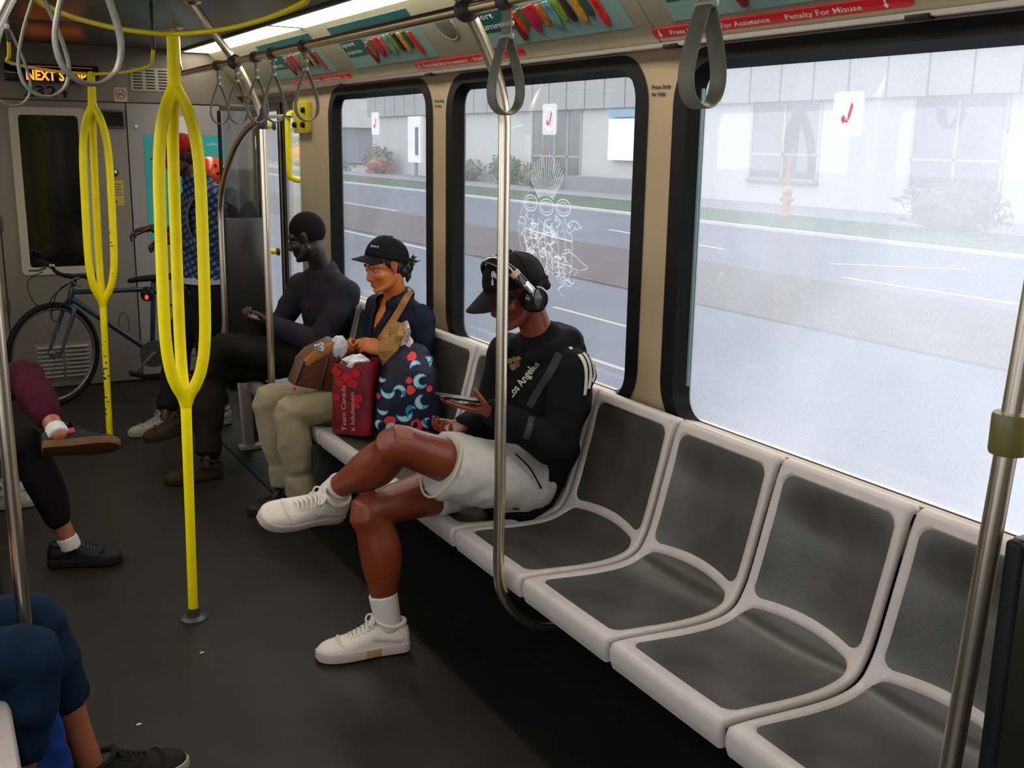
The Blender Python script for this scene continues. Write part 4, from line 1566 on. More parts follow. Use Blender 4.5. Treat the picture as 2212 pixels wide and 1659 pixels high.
# ================================================================ man in white shorts
SK_A = skin_mat('tan_skin', (0.175, 0.030, 0.007), 0.42)
C_BLK = mat('black_cotton', (0.0045, 0.0045, 0.005), 0.85, var=0.3, vs=25, bump=0.2, bs=300)
C_SHORT = mat('light_grey_jersey', (0.50, 0.475, 0.43), 0.85, var=0.06, vs=30, bump=0.25, bs=350)
C_WHITE = mat('white_leather', (0.66, 0.61, 0.53), 0.45, var=0.05, vs=30)
C_SOLE = mat('pinkish_rubber', (0.52, 0.42, 0.38), 0.55, var=0.06, vs=20)
C_SOCK = mat('white_rib_sock', (0.60, 0.58, 0.52), 0.9, bump=0.3, bs=400)
C_CAP = mat('black_cap_cotton', (0.007, 0.0065, 0.006), 0.75, var=0.3, vs=30, bump=0.25, bs=260)
C_PRINTW = mat('off_white_print', (0.50, 0.47, 0.40), 0.7)

A = dict(S=Y, pv=V((1.775, 3.14, 0.555)), wa=V((1.865, 3.135, 0.70)), ch=V((1.890, 3.115, 0.855)), us=V((1.868, 3.10, 0.965)), nk=V((1.850, 3.09, 1.030)),
         shL=V((1.875, 2.925, 0.965)), shR=V((1.825, 3.285, 0.965)), elL=V((1.790, 2.885, 0.715)), elR=V((1.745, 3.30, 0.705)),
         wrL=V((1.592, 2.985, 0.845)), wrR=V((1.600, 3.19, 0.745)),
         hipL=V((1.745, 3.045, 0.545)), hipR=V((1.745, 3.235, 0.535)), knL=V((1.262, 3.000, 0.768)), knR=V((1.215, 3.150, 0.500)),
         anL=V((1.150, 3.310, 0.530)), anR=V((1.270, 3.112, 0.105)), toL=V((0.90, 3.290, 0.510)), toR=V((1.05, 3.15, 0.04)))
hA = dict(c=V((1.738, 3.10, 1.224)), F=(-0.90, -0.07, -0.43), U=(-0.43, 0, 0.90), s=0.94, nk=A['nk'])
handsA = dict(L=dict(D=(-0.93, 0.10, 0.20), N=(0.10, 0.05, 1), T=(0.1, -1, 0.0), curl=(0.10, 0.10, 0.10), s=1.02, thumb=(0.35, 0.75)),
              R=dict(D=(-0.9, -0.35, -0.1), N=(0.0, -0.2, 1), T=(0, 1, 0), curl=(0.5, 0.7, 0.4), s=1.0))
man, PA, infA = make_body('man in black hoodie and white shorts with crossed legs looking at a phone', A, SK_A, 0.005, handsA, hA, 1.0, at=(1.77, 3.12, 0.44),
                          backs=((0.024, 0, -0.008), (0.014, 0.012, -0.022)), lk=1.14, calf=1.12)
eyes(man, PA, hA['F'], hA['U'], 0.94, SK_A)
# hoodie
g = G()
torso(g, A, 0.022, 1.0)
arm(g, A['shL'], A['elL'], A['wrL'], 0.020, 1.0, 0.94)
arm(g, A['shR'], A['elR'], A['wrR'], 0.020, 1.0, 0.94)
g.limb([A['pv'] - Z * 0.02, A['wa'] - Z * 0.04], [(0.185, 0.145), (0.175, 0.138)], U=Y, n=3, seg=24)
# hood lying on the shoulders
g.limb([V((1.775, 3.02, 1.000)), V((1.835, 2.985, 1.025)), V((1.905, 3.01, 1.045)), V((1.940, 3.09, 1.045)), V((1.905, 3.18, 1.045)), V((1.835, 3.20, 1.025)), V((1.770, 3.165, 0.995))],
       [0.026, 0.036, 0.044, 0.046, 0.044, 0.036, 0.026], n=4, seg=14)
g.limb([V((1.935, 3.02, 1.01)), V((1.955, 3.09, 0.97)), V((1.940, 3.16, 1.01))], [0.040, 0.048, 0.040], n=3)
hood = fuse('hoodie', g, C_BLK, man, voxel=0.0085, it=5, folds=0.0065, fs=9)
stv = strip_grid
for k in range(3):
    y0 = 2.80
    st = strip_grid('stripe', [(1.868 + k * 0.020, y0, 1.045 - 0.012 * k), (1.872 + k * 0.021, y0, 0.965), (1.866 + k * 0.017, y0, 0.90 + 0.02 * k)], 0.0068, C_PRINTW, hood, Y, 8)
    drape(st, hood, (0, 1, 0), 0.0035)
dv = V((0.42, 0.90, -0.10)).normalized()
uu = V((0.30, -0.10, 0.85)).normalized()
ww = uu.cross(-dv).normalized() * -1
tx = text_mesh('lettering', 'Los Angeles', C_PRINTW, V((1.578, 2.755, 0.882)), V((0.52, -0.10, 0.80)), V((0.52, -0.10, 0.80)).cross(dv).normalized(), 0.024, 0.155, hood, bold=0.02)
drape(tx, hood, dv, 0.004)
em = G()
rr = random.Random(5)
for k, (a, b, r) in enumerate(((-.01, .01, .012), (.012, .016, .010), (0.022, 0.0, .012), (-.026, .002, .010), (.004, -.012, .012), (-.018, -.016, .009), (.03, .02, .008))):
    cpt = V((1.585 + a * 0.8, 2.775, 1.000 + b))
    em.add([cpt + V((0.8 * r * math.cos(q), -0.4 * r * math.cos(q), r * math.sin(q))) for q in [j * 0.785 + rr.random() * .3 for j in range(8)]], [tuple(range(8))], k % 3)
eo = build('chest_print', em, [mat('print_gold', (0.22, 0.13, 0.015), 0.7), mat('print_grey', (0.12, 0.12, 0.12), 0.7), mat('print_rust', (0.16, 0.05, 0.02), 0.7)], hood, smooth=0)
drape(eo, hood, dv, 0.004)
# shorts
g = G()
g.ell(A['pv'] + V((-0.02, 0, -0.01)), (0.165, 0.205, 0.118), None, 24, 16)
g.limb([V((1.78, 3.06, 0.565)), V((1.62, 3.04, 0.605)), V((1.50, 3.025, 0.645)), V((1.425, 3.015, 0.672))], [(0.128, 0.112), (0.122, 0.114), (0.116, 0.114), (0.110, 0.114)], U=Y, n=4, seg=22, rnd=False)
g.limb([V((1.78, 3.23, 0.545)), V((1.62, 3.215, 0.535)), V((1.47, 3.195, 0.525))], [(0.120, 0.105), (0.115, 0.100), (0.108, 0.096)], U=Y, n=4, seg=22, rnd=False)
sh = fuse('shorts', g, C_SHORT, man, voxel=0.0085, it=4, folds=0.005, fs=11)
hemn = V((-0.87, -0.02, 0.46)).normalized()
hu = Y
hw = hemn.cross(hu).normalized()
build('hem', G().tube([V((1.422, 3.015, 0.673)) + hu * 0.109 * math.cos(t) + hw * 0.113 * math.sin(t) for t in [2 * math.pi * i / 32 for i in range(32)]], 0.0045, 1, 8, True),
      mat('cream_hem', (0.52, 0.45, 0.30), 0.8), sh)
build('drawstring', G().limb([V((1.66, 2.935, 0.70)), V((1.70, 2.915, 0.655)), V((1.735, 2.915, 0.60)), V((1.755, 2.922, 0.57))], [0.003], n=4, seg=6), C_CAP, sh)
# socks and shoes
for q, t in (('R', 0.0), ('L', 0.0)):
    kn, an = A['kn' + q], A['an' + q]
    d = (an - kn).normalized()
    n0 = an - d * (0.105 if q == 'R' else 0.060)
    sk = fuse('sock', G().limb([n0, an - d * 0.04, an + d * 0.025], [0.0500, 0.0470, 0.043], n=4, seg=18, rnd=False), C_SOCK, man, voxel=0.005, it=2)
shoe_parts(man, (1.338, 3.098, 0.004), (-0.98, 0.17, 0.0), Z, 0.315, 0.112, C_WHITE, C_SOLE, C_WHITE, insert=mat('tan_rubber', (0.36, 0.26, 0.09), 0.6), bow=True)
shoe_parts(man, (1.185, 3.335, 0.440), (-0.965, -0.20, 0.13), (-0.05, -0.56, 0.72), 0.315, 0.112, C_WHITE, C_SOLE, C_WHITE, bow=True)
# cap, hair, headphones, phone
cp, PC = cap_parts(man, hA['c'] + V((0, 0, 0.004)), (-0.97, -0.10, -0.20), (-0.20, 0, 0.97), 0.97, C_CAP, 0.088, 0.036, 'black baseball cap with a pale letter emblem')
Fh, Sh, Uh = axes((-0.97, -0.10, -0.20), (-0.20, 0, 0.97))
nf = (Fh * 0.80 - Sh * 0.55 + Uh * 0.22).normalized()
lu = (Uh - nf * Uh.dot(nf)).normalized()
lr = lu.cross(nf).normalized()
org = PC(0.094, -0.046, 0.034)
for ch, dx, dz, sk_ in (('N', -0.021, -0.018, 1), ('Y', -0.019, -0.024, 1)):
    lt = text_mesh('emblem', ch, C_PRINTW, org + lr * dx + lu * dz + nf * 0.02, lr, lu, 0.044 if ch == 'N' else 0.054, 0.040, cp, bold=0.012)
    drape(lt, cp, -nf, 0.002)
hair = G()
rr = random.Random(4)
for k in range(26):
    b = PC(-0.098 + rr.uniform(-.01, .012), rr.uniform(-.055, .055), -0.028 + rr.uniform(-.02, .015))
    hair.ell(b, [0.012 + rr.random() * 0.006] * 3, None, 8, 6)
hair.ell(PC(-0.045, 0, -0.030), (0.062, 0.074, 0.05), (Fh, Sh, Uh), 14, 10)
fuse('hair', hair, mat('dark_curly_hair', (0.022, 0.012, 0.008), 0.7), man, voxel=0.005, it=1, folds=0.002, fs=70)
M_hp = mat('glossy_black_plastic', (0.008, 0.008, 0.009), 0.14, coat=0.4)
hp = thing('headphones', 'large glossy black over-ear headphones worn over the black baseball cap', 'headphones', hA['c'] - Uh * 0.02)
Fc, Sc, Uc = Fh, Sh, Uh
Fh, Sh, Uh = axes((-0.82, -0.08, -0.57), (-0.57, 0, 0.82))
hc0 = hA['c'] + Uc * 0.030


def PC(f, r, u):
    return hc0 + (Fh * (f + 0.012) + Sh * r + Uh * u) * 0.97


arc = []
for i in range(13):
    a = math.radians(-10 + 200 * i / 12)
    arc.append(PC(0.006 + 0.012 * math.sin(a), -0.107 * math.cos(a), -0.010 + 0.128 * math.sin(a)))
build('headband', G().limb(arc[1:-1], [(0.020, 0.007)], U=Fh, n=4, seg=14), M_hp, hp)
for r in (-1, 1):
    ax = Sh * r
    e = build('ear_cup', G().lathe([(0.030, 0.0), (0.043, 0.004), (0.046, 0.014), (0.043, 0.028), (0.034, 0.036), (0.012, 0.039)], PC(-0.004, r * 0.083, -0.062), ax, 26), M_hp, hp)
    build('cushion', G().lathe([(0.028, -0.012), (0.043, -0.012), (0.046, -0.004), (0.043, 0.004), (0.028, 0.004)], PC(-0.004, r * 0.083, -0.062), ax, 26), C_CAP, e)
    build('hinge', G().limb([PC(0.004, r * 0.110, 0.010), PC(0.0, r * 0.114, -0.012), PC(-0.004, r * 0.112, -0.040)], [(0.013, 0.006)], U=Fh, n=3, seg=12), M_chrome if r < 0 else M_hp, e)
    build('yoke_marking', G().limb([PC(0.010, r * 0.1005, 0.050), PC(0.010, r * 0.094, 0.068)], [(0.017, 0.0078)], U=Fh, n=1, seg=12, rnd=False), mat('gold_band_print', (0.45, 0.36, 0.20), 0.4), e)
# phone in the left hand
ph = thing('phone', 'dark smartphone held in the hand of the man in shorts', 'phone', (1.465, 3.02, 0.92))
wl, dl = A['wrL'], V((-0.93, 0.10, 0.20)).normalized()
nl = (V((0.10, 0.05, 1)) - dl * V((0.10, 0.05, 1)).dot(dl)).normalized()
tl_ = dl.cross(nl).normalized()
pc = wl + dl * 0.122 + nl * 0.0225
pb = build('case', G().prism(rrect(0.148, 0.074, 0.010, 4), pc, dl, tl_, nl * 0.008), M_hp, ph, bevel=0.0015)
build('screen', G().prism(rrect(0.138, 0.066, 0.007, 3), pc + nl * 0.0081, dl, tl_, nl * 0.0006), mat('phone_screen', (0.02, 0.03, 0.035), 0.06), ph)
# small crossbody strap on the hoodie
sp = strip_grid('strap', [(1.73, 2.74, 1.05), (1.675, 2.74, 0.95), (1.63, 2.74, 0.86), (1.60, 2.74, 0.78)], 0.011, mat('charcoal_webbing', (0.022, 0.022, 0.020), 0.6), hood, dv, 8)
drape(sp, hood, dv, 0.003)

# ================================================================ woman with the cap and bags
SK_B = skin_mat('warm_skin', (0.46, 0.125, 0.024), 0.45)
C_NAVY = mat('navy_jacket', (0.004, 0.0075, 0.018), 0.65, var=0.25, vs=12, bump=0.1, bs=200)
C_KHAKI = mat('khaki_trousers', (0.27, 0.225, 0.135), 0.8, var=0.1, vs=9, bump=0.15, bs=260)
B = dict(S=Y, pv=V((1.845, 4.545, 0.555)), wa=V((1.900, 4.535, 0.70)), ch=V((1.905, 4.52, 0.835)), us=V((1.905, 4.51, 0.930)), nk=V((1.895, 4.495, 0.985)),
         shL=V((1.945, 4.350, 0.925)), shR=V((1.885, 4.675, 0.935)), elL=V((1.940, 4.315, 0.715)), elR=V((1.87, 4.735, 0.715)),
         wrL=V((1.782, 4.395, 0.775)), wrR=V((1.735, 4.60, 0.765)),
         hipL=V((1.81, 4.455, 0.535)), hipR=V((1.81, 4.63, 0.535)), knL=V((1.365, 4.475, 0.525)), knR=V((1.325, 4.680, 0.535)),
         anL=V((1.415, 4.470, 0.10)), anR=V((1.400, 4.660, 0.10)), toL=V((1.22, 4.455, 0.03)), toR=V((1.20, 4.645, 0.03)))
hB = dict(c=V((1.820, 4.455, 1.158)), F=(-0.955, -0.17, -0.24), U=(-0.24, 0.02, 0.97), s=0.875, nk=B['nk'], lip=1.1, nose=0.6)
handsB = dict(L=dict(D=(-0.83, 0.34, 0.42), N=(0.2, 0.75, -0.65), T=(-0.15, 0.6, 0.75), curl=(0.95, 1.15, 0.7), s=0.96, thumb=(0.5, 0.6)),
              R=dict(D=(-0.75, -0.45, 0.35), N=(0.1, -0.75, -0.6), T=(0, -0.5, 0.8), curl=(0.9, 1.1, 0.7), s=0.94, thumb=(0.5, 0.5)))
wom, PB, infB = make_body('woman in black cap and navy jacket holding bags on her lap', B, SK_B, 0.0045, handsB, hB, 0.90, at=(1.84, 4.53, 0.44))
eyes(wom, PB, hB['F'], hB['U'], 0.875, SK_B)
FB, SB, UB = axes(hB['F'], hB['U'])
lipm = mat('lip_skin', (0.30, 0.060, 0.035), 0.45)
for u in (-0.0685, -0.0790):
    build('lip', G().limb([PB(0.0815, -0.021, u), PB(0.0945, -0.010, u + 0.001), PB(0.0965, 0, u), PB(0.0945, 0.010, u + 0.001), PB(0.0815, 0.021, u)], [0.0022, 0.0048, 0.0052, 0.0048, 0.0022], n=3, seg=8), lipm, wom)
g = G()
torso(g, B, 0.022, 0.90)
arm(g, B['shL'], B['elL'], B['wrL'], 0.021, 0.92, 0.80)
arm(g, B['shR'], B['elR'], B['wrR'], 0.021, 0.92, 0.85)
g.limb([V((1.835, 4.44, 0.985)), V((1.885, 4.42, 1.005)), V((1.935, 4.45, 1.022)), V((1.95, 4.50, 1.025)), V((1.935, 4.55, 1.02)), V((1.885, 4.575, 1.005)), V((1.835, 4.56, 0.985))],
       [0.017, 0.021, 0.024, 0.024, 0.024, 0.021, 0.017], n=4, seg=12)
jk = fuse('jacket', g, C_NAVY, wom, voxel=0.008, it=5, folds=0.005, fs=10)
# open collar: a V of skin between the lapels
bm = bmesh.new()
bm.from_mesh(jk.data)
jb = wloc(jk)
kill = []
for v in bm.verts:
    p = v.co + jb
    if p.x < 1.885 and p.z > 0.845:
        if abs(p.y - 4.505) < 0.050 * (p.z - 0.845) / 0.13:
            kill.append(v)
bmesh.ops.delete(bm, geom=kill, context='VERTS')
bm.to_mesh(jk.data)
bm.free()
g = G()
tn, tu = V((-1, 0, 0)), Y
gg = G()
gg.limb([V((1.905, 4.51, 0.80)), V((1.905, 4.51, 0.86)), V((1.905, 4.505, 0.93)), V((1.90, 4.50, 0.975))], [(0.125, 0.118), (0.13, 0.116), (0.115, 0.094), (0.06, 0.066)], U=Y, n=4, seg=24)
fuse('chest_skin', gg, SK_B, wom, voxel=0.007, it=3)
necklace = [V((1.838 - 0.030 * math.sin(t) ** 2, 4.503 + 0.042 * math.cos(t), 0.985 - 0.085 * math.sin(t))) for t in [math.pi * i / 14 for i in range(15)]]
# trousers
g = G()
g.ell(B['pv'] + V((-0.02, 0, -0.015)), (0.15, 0.18, 0.105), None, 20, 14)
for q in ('L', 'R'):
    leg(g, B['hip' + q], B['kn' + q], B['an' + q], 0.016, 0.93, 0, 1.75, calf=1.12)
    hp_ = B['kn' + q].lerp(B['an' + q], 0.72)
    g.limb([hp_, B['kn' + q].lerp(B['an' + q], 0.93)], [0.066, 0.070], n=2, seg=18, rnd=False)
fuse('trousers', g, C_KHAKI, wom, voxel=0.008, it=4, folds=0.006, fs=11, stretch=(1, 1, 1))
C_DSH = mat('dark_shoe', (0.012, 0.011, 0.010), 0.5)
shoe_parts(wom, (1.475, 4.475, 0.004), (-1, -0.06, 0), Z, 0.255, 0.095, C_DSH, C_DSH, C_DSH)
shoe_parts(wom, (1.460, 4.665, 0.004), (-1, -0.06, 0), Z, 0.255, 0.095, C_DSH, C_DSH, C_DSH)
cb, PCB = cap_parts(wom, hB['c'] + V((0.004, 0, 0.014)), (-0.955, -0.17, 0.22), (0.22, 0, 1), 0.905, mat('black_twill_cap', (0.006, 0.006, 0.008), 0.75, var=0.3, vs=30, bump=0.2, bs=260), 0.074, 0.020, 'black baseball cap with small pale lettering', 58)
Fb2, Sb2, Ub2 = axes((-0.955, -0.17, 0.22), (0.22, 0, 1))
nf = (Fb2 * 0.80 - Sb2 * 0.52 + Ub2 * 0.30).normalized()
lu = (Ub2 - nf * Ub2.dot(nf)).normalized()
lr = lu.cross(nf).normalized()
lt = text_mesh('lettering', 'sport', C_PRINTW, PCB(0.096, -0.030, 0.034) + nf * 0.03 - lr * 0.022, lr, lu, 0.013, 0.042, cb, bold=0.02)
drape(lt, cb, -nf, 0.002)
hair = G()
rr = random.Random(8)
hair.ell(PB(-0.042, 0, 0.000), (0.070 * .875, 0.082 * .875, 0.060), (FB, SB, UB), 18, 12)
hair.ell(PB(-0.075, 0, -0.045), (0.040, 0.058, 0.040), (FB, SB, UB), 14, 10)
for r in (-1, 1):
    hair.ell(PB(0.004, r * 0.070, 0.030), (0.026, 0.012, 0.034), (FB, SB, UB), 12, 8)
bun = PB(-0.118, -0.012, -0.040)
hair.ell(bun, (0.034, 0.034, 0.036), None, 14, 10)
hair.limb([PB(-0.105, -0.01, -0.05), PB(-0.112, -0.02, -0.085), PB(-0.098, -0.022, -0.112)], [0.020, 0.016, 0.006], n=3)
for k in range(12):
    d = V((rr.uniform(.1, 1), rr.uniform(-.9, .1), rr.uniform(.1, 1))).normalized()
    hair.limb([bun + d * 0.02, bun + d * 0.045 + V((0, 0, 0.004)), bun + d * (0.055 + rr.random() * 0.022) - Z * rr.uniform(-.004, 0.012)], [0.006, 0.0042, 0.0028], n=2, seg=6)
fuse('hair', hair, mat('black_hair', (0.008, 0.006, 0.006), 0.45), wom, voxel=0.004, it=1, folds=0.0014, fs=60)
build('earring', G().ell(PB(-0.004, -0.0885, -0.040), (0.004, 0.004, 0.004), None, 8, 6), mat('gold', (0.75, 0.50, 0.15), 0.2, 1.0), wom)

# ================================================================ man in the grey sweatshirt
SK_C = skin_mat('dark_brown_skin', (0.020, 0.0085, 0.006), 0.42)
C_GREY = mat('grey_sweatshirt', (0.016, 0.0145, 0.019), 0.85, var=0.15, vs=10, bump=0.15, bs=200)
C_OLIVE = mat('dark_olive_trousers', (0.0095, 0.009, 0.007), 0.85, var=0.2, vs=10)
C_BOOT = mat('brown_suede', (0.034, 0.023, 0.010), 0.8, var=0.2, vs=20)
Cc = dict(S=Y, pv=V((1.845, 5.50, 0.555)), wa=V((1.895, 5.48, 0.70)), ch=V((1.895, 5.455, 0.84)), us=V((1.880, 5.435, 0.945)), nk=V((1.865, 5.425, 1.010)),
          shL=V((1.930, 5.265, 0.925)), shR=V((1.80, 5.61, 0.925)), elL=V((1.760, 5.235, 0.670)), elR=V((1.66, 5.64, 0.68)), wrL=V((1.545, 5.350, 0.775)), wrR=V((1.53, 5.50, 0.77)),
          hipL=V((1.81, 5.40, 0.55)), hipR=V((1.81, 5.59, 0.54)), knL=V((1.300, 5.365, 0.665)), knR=V((1.245, 5.46, 0.520)),
          anL=V((1.155, 5.590, 0.275)), anR=V((1.175, 5.300, 0.10)), toL=V((0.95, 5.62, 0.22)), toR=V((0.98, 5.28, 0.03)))
hC = dict(c=V((1.775, 5.415, 1.208)), F=(-0.80, 0.54, -0.26), U=(-0.22, 0.14, 0.96), s=0.95, nk=Cc['nk'])
handsC = dict(L=dict(D=(-0.85, 0.45, 0.1), N=(0.1, 0.6, 0.6), T=(-0.2, 0.3, 0.8), curl=(0.7, 0.8, 0.5)), R=dict(D=(-0.8, -0.5, 0.1), N=(0.1, -0.5, 0.7), T=(0, 0.4, 0.8), curl=(0.7, 0.8, 0.5)))
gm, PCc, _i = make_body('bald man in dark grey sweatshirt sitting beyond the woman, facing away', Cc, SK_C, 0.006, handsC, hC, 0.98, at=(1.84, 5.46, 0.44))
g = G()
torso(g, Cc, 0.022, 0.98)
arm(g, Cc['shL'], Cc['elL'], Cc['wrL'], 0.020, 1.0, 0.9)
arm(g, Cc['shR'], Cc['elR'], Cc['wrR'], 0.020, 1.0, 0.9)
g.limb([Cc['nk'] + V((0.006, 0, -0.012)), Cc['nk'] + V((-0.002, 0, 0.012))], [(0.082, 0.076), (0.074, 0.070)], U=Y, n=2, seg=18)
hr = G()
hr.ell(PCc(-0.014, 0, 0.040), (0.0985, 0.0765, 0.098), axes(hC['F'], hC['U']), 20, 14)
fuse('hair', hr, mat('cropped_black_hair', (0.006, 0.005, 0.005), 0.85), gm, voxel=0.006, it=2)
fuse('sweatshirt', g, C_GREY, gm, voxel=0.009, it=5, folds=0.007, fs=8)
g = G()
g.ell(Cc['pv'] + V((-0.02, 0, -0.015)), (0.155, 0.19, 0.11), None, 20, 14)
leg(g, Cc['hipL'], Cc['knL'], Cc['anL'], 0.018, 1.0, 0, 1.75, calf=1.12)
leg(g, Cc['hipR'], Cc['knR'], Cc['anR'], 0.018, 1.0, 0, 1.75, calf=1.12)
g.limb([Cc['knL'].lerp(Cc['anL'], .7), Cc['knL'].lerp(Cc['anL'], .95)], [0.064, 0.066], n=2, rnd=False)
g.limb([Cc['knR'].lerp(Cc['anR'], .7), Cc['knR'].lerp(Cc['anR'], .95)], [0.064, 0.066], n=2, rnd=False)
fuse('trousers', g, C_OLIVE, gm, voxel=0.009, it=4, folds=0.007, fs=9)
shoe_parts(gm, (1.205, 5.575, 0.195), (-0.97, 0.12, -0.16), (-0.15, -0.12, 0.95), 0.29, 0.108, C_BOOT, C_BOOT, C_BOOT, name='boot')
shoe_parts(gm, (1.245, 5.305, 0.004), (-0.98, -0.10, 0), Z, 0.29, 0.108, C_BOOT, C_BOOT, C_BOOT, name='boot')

# ================================================================ standing passenger with the bicycle
SK_D = skin_mat('deep_brown_skin', (0.050, 0.020, 0.012), 0.42)


def plaid_mat():
    m = mat('blue_plaid_shirt', (0.030, 0.055, 0.13), 0.85)
    nt = m.node_tree
    p = nt.nodes['Principled BSDF']
    tc = nt.nodes.new('ShaderNodeTexCoord')
    mp = nt.nodes.new('ShaderNodeMapping')
    mp.inputs['Rotation'].default_value = (0.2, 0.5, 0.6)
    nt.links.new(tc.outputs['Object'], mp.inputs[0])
    last = None
    for i, d in enumerate(('X', 'Z')):
        w = nt.nodes.new('ShaderNodeTexWave')
        w.bands_direction = d
        w.inputs['Scale'].default_value = 9
        w.inputs['Distortion'].default_value = 1.2
        nt.links.new(mp.outputs[0], w.inputs[0])
        r = nt.nodes.new('ShaderNodeValToRGB')
        r.color_ramp.elements[0].position = 0.55
        r.color_ramp.elements[0].color = (0, 0, 0, 1)
        r.color_ramp.elements[1].position = 0.8
        r.color_ramp.elements[1].color = (1, 1, 1, 1)
        nt.links.new(w.outputs[0], r.inputs[0])
        mix = nt.nodes.new('ShaderNodeMix')
        mix.data_type = 'RGBA'
        mix.inputs[7].default_value = (0.10, 0.16, 0.30, 1) if i == 0 else (0.012, 0.02, 0.06, 1)
        if last is None:
            mix.inputs[6].default_value = (0.030, 0.055, 0.13, 1)
        else:
            nt.links.new(last, mix.inputs[6])
        nt.links.new(r.outputs[0], mix.inputs[0])
        last = mix.outputs[2]
    nt.links.new(last, p.inputs['Base Color'])
    return m


D = dict(S=Y, pv=V((1.460, 6.42, 0.93)), wa=V((1.465, 6.42, 1.07)), ch=V((1.485, 6.42, 1.23)), us=V((1.475, 6.42, 1.37)), nk=V((1.445, 6.42, 1.450)),
         shL=V((1.485, 6.235, 1.365)), shR=V((1.470, 6.605, 1.365)), elL=V((1.420, 6.235, 1.10)), elR=V((1.36, 6.66, 1.12)), wrL=V((1.285, 6.46, 1.115)), wrR=V((1.24, 6.76, 1.17)),
         hipL=V((1.465, 6.33, 0.90)), hipR=V((1.455, 6.51, 0.90)), knL=V((1.440, 6.33, 0.50)), knR=V((1.300, 6.42, 0.50)), anL=V((1.490, 6.33, 0.10)), anR=V((1.165, 6.285, 0.11)),
         toL=V((1.28, 6.31, 0.03)), toR=V((0.98, 6.26, 0.03)))
hD = dict(c=V((1.355, 6.425, 1.615)), F=(-0.97, -0.05, -0.18), U=(-0.18, 0, 0.98), s=0.93, nk=D['nk'])
handsD = dict(L=dict(D=(-0.8, 0.55, 0.0), N=(0, 0.3, -1), T=(-0.4, -0.6, 0), curl=(0.6, 0.8, 0.5)), R=dict(D=(-0.9, 0.2, -0.1), N=(0, 0, -1), T=(-0.2, -0.9, 0), curl=(0.5, 0.7, 0.5)))
sm, PD, _i = make_body('standing passenger in red cap and blue plaid shirt behind the near yellow pole', D, SK_D, 0.007, handsD, hD, 0.98, at=(1.42, 6.38, 0))
g = G()
torso(g, D, 0.024, 0.98)
arm(g, D['shL'], D['elL'], D['wrL'], 0.022, 1.0, 0.30)
arm(g, D['shR'], D['elR'], D['wrR'], 0.022, 1.0, 0.30)
g.limb([D['pv'] - Z * 0.03, D['wa']], [(0.205, 0.150), (0.175, 0.130)], U=Y, n=3, seg=24, rnd=False)
shirt = fuse('shirt', g, plaid_mat(), sm, voxel=0.010, it=4, folds=0.006, fs=9)
build('shirt_hem', G().limb([D['pv'] - Z * 0.055, D['pv'] - Z * 0.015], [(0.203, 0.152), (0.206, 0.152)], U=Y, n=1, seg=28, rnd=False), mat('pale_undershirt', (0.42, 0.45, 0.52), 0.8), sm)
g = G()
g.ell(D['pv'] - Z * 0.05, (0.13, 0.175, 0.12), None, 18, 12)
leg(g, D['hipL'], D['knL'], D['anL'], 0.016, 1.0, 0, 1.75, calf=1.1)
leg(g, D['hipR'], D['knR'], D['anR'], 0.016, 1.0, 0, 1.75, calf=1.1)
for q in 'LR':
    g.limb([D['kn' + q].lerp(D['an' + q], .7), D['kn' + q].lerp(D['an' + q], .93)], [0.062, 0.062], n=2, rnd=False)
fuse('trousers', g, mat('black_trousers', (0.010, 0.010, 0.012), 0.8), sm, voxel=0.010, it=4, folds=0.006, fs=9)
C_WSH = mat('off_white_shoe', (0.30, 0.285, 0.24), 0.5)
shoe_parts(sm, (1.245, 6.305, 0.004), (-0.98, -0.12, 0), Z, 0.30, 0.108, C_WSH, C_WSH, C_WSH, bow=True)
shoe_parts(sm, (1.560, 6.335, 0.004), (-0.99, -0.08, 0), Z, 0.30, 0.108, C_WSH, C_WSH, C_WSH)
cpd, PCD = cap_parts(sm, hD['c'], hD['F'], hD['U'], 0.96, mat('red_cap', (0.26, 0.006, 0.008), 0.7, var=0.2, vs=30), 0.065, 0.0, 'red baseball cap')
hr = G()
hr.ell(PD(-0.03, 0, -0.004), (0.076, 0.078, 0.075), axes(hD['F'], hD['U']), 18, 12)
fuse('hair', hr, mat('black_hair', (0.008, 0.006, 0.006), 0.45), sm, voxel=0.006, it=1, folds=0.002, fs=50)

bp = thing('backpack', 'dark teal backpack on the back of the standing passenger', 'backpack', (1.70, 6.42, 1.0))
C_BP = mat('dark_teal_nylon', (0.010, 0.060, 0.075), 0.5, var=0.25, vs=9)
g = G()
g.limb([V((1.690, 6.42, 0.99)), V((1.700, 6.42, 1.12)), V((1.695, 6.42, 1.28)), V((1.665, 6.42, 1.38))], [(0.150, 0.080), (0.158, 0.092), (0.150, 0.085), (0.115, 0.055)], U=Y, n=4, seg=24, power=3.2)
fuse('main_pack', g, C_BP, bp, voxel=0.010, it=3, folds=0.004, fs=8)
g = G()
g.limb([V((1.775, 6.42, 1.02)), V((1.785, 6.42, 1.10)), V((1.775, 6.42, 1.19))], [(0.115, 0.035), (0.120, 0.040), (0.108, 0.032)], U=Y, n=4, seg=20, power=3)
fuse('front_pocket', g, C_BP, bp, voxel=0.010, it=3, folds=0.003, fs=8)
for r in (-1, 1):
    build('strap', G().limb([V((1.655, 6.42 + r * .10, 1.37)), V((1.545, 6.42 + r * .125, 1.445)), V((1.42, 6.42 + r * .12, 1.40)), V((1.352, 6.42 + r * .115, 1.27)), V((1.40, 6.42 + r * .165, 1.10)), V((1.60, 6.42 + r * .17, 1.03))],
                            [(0.024, 0.005)], U=Y, n=4, seg=10), mat('grey_strap_webbing', (0.09, 0.10, 0.10), 0.6), bp)
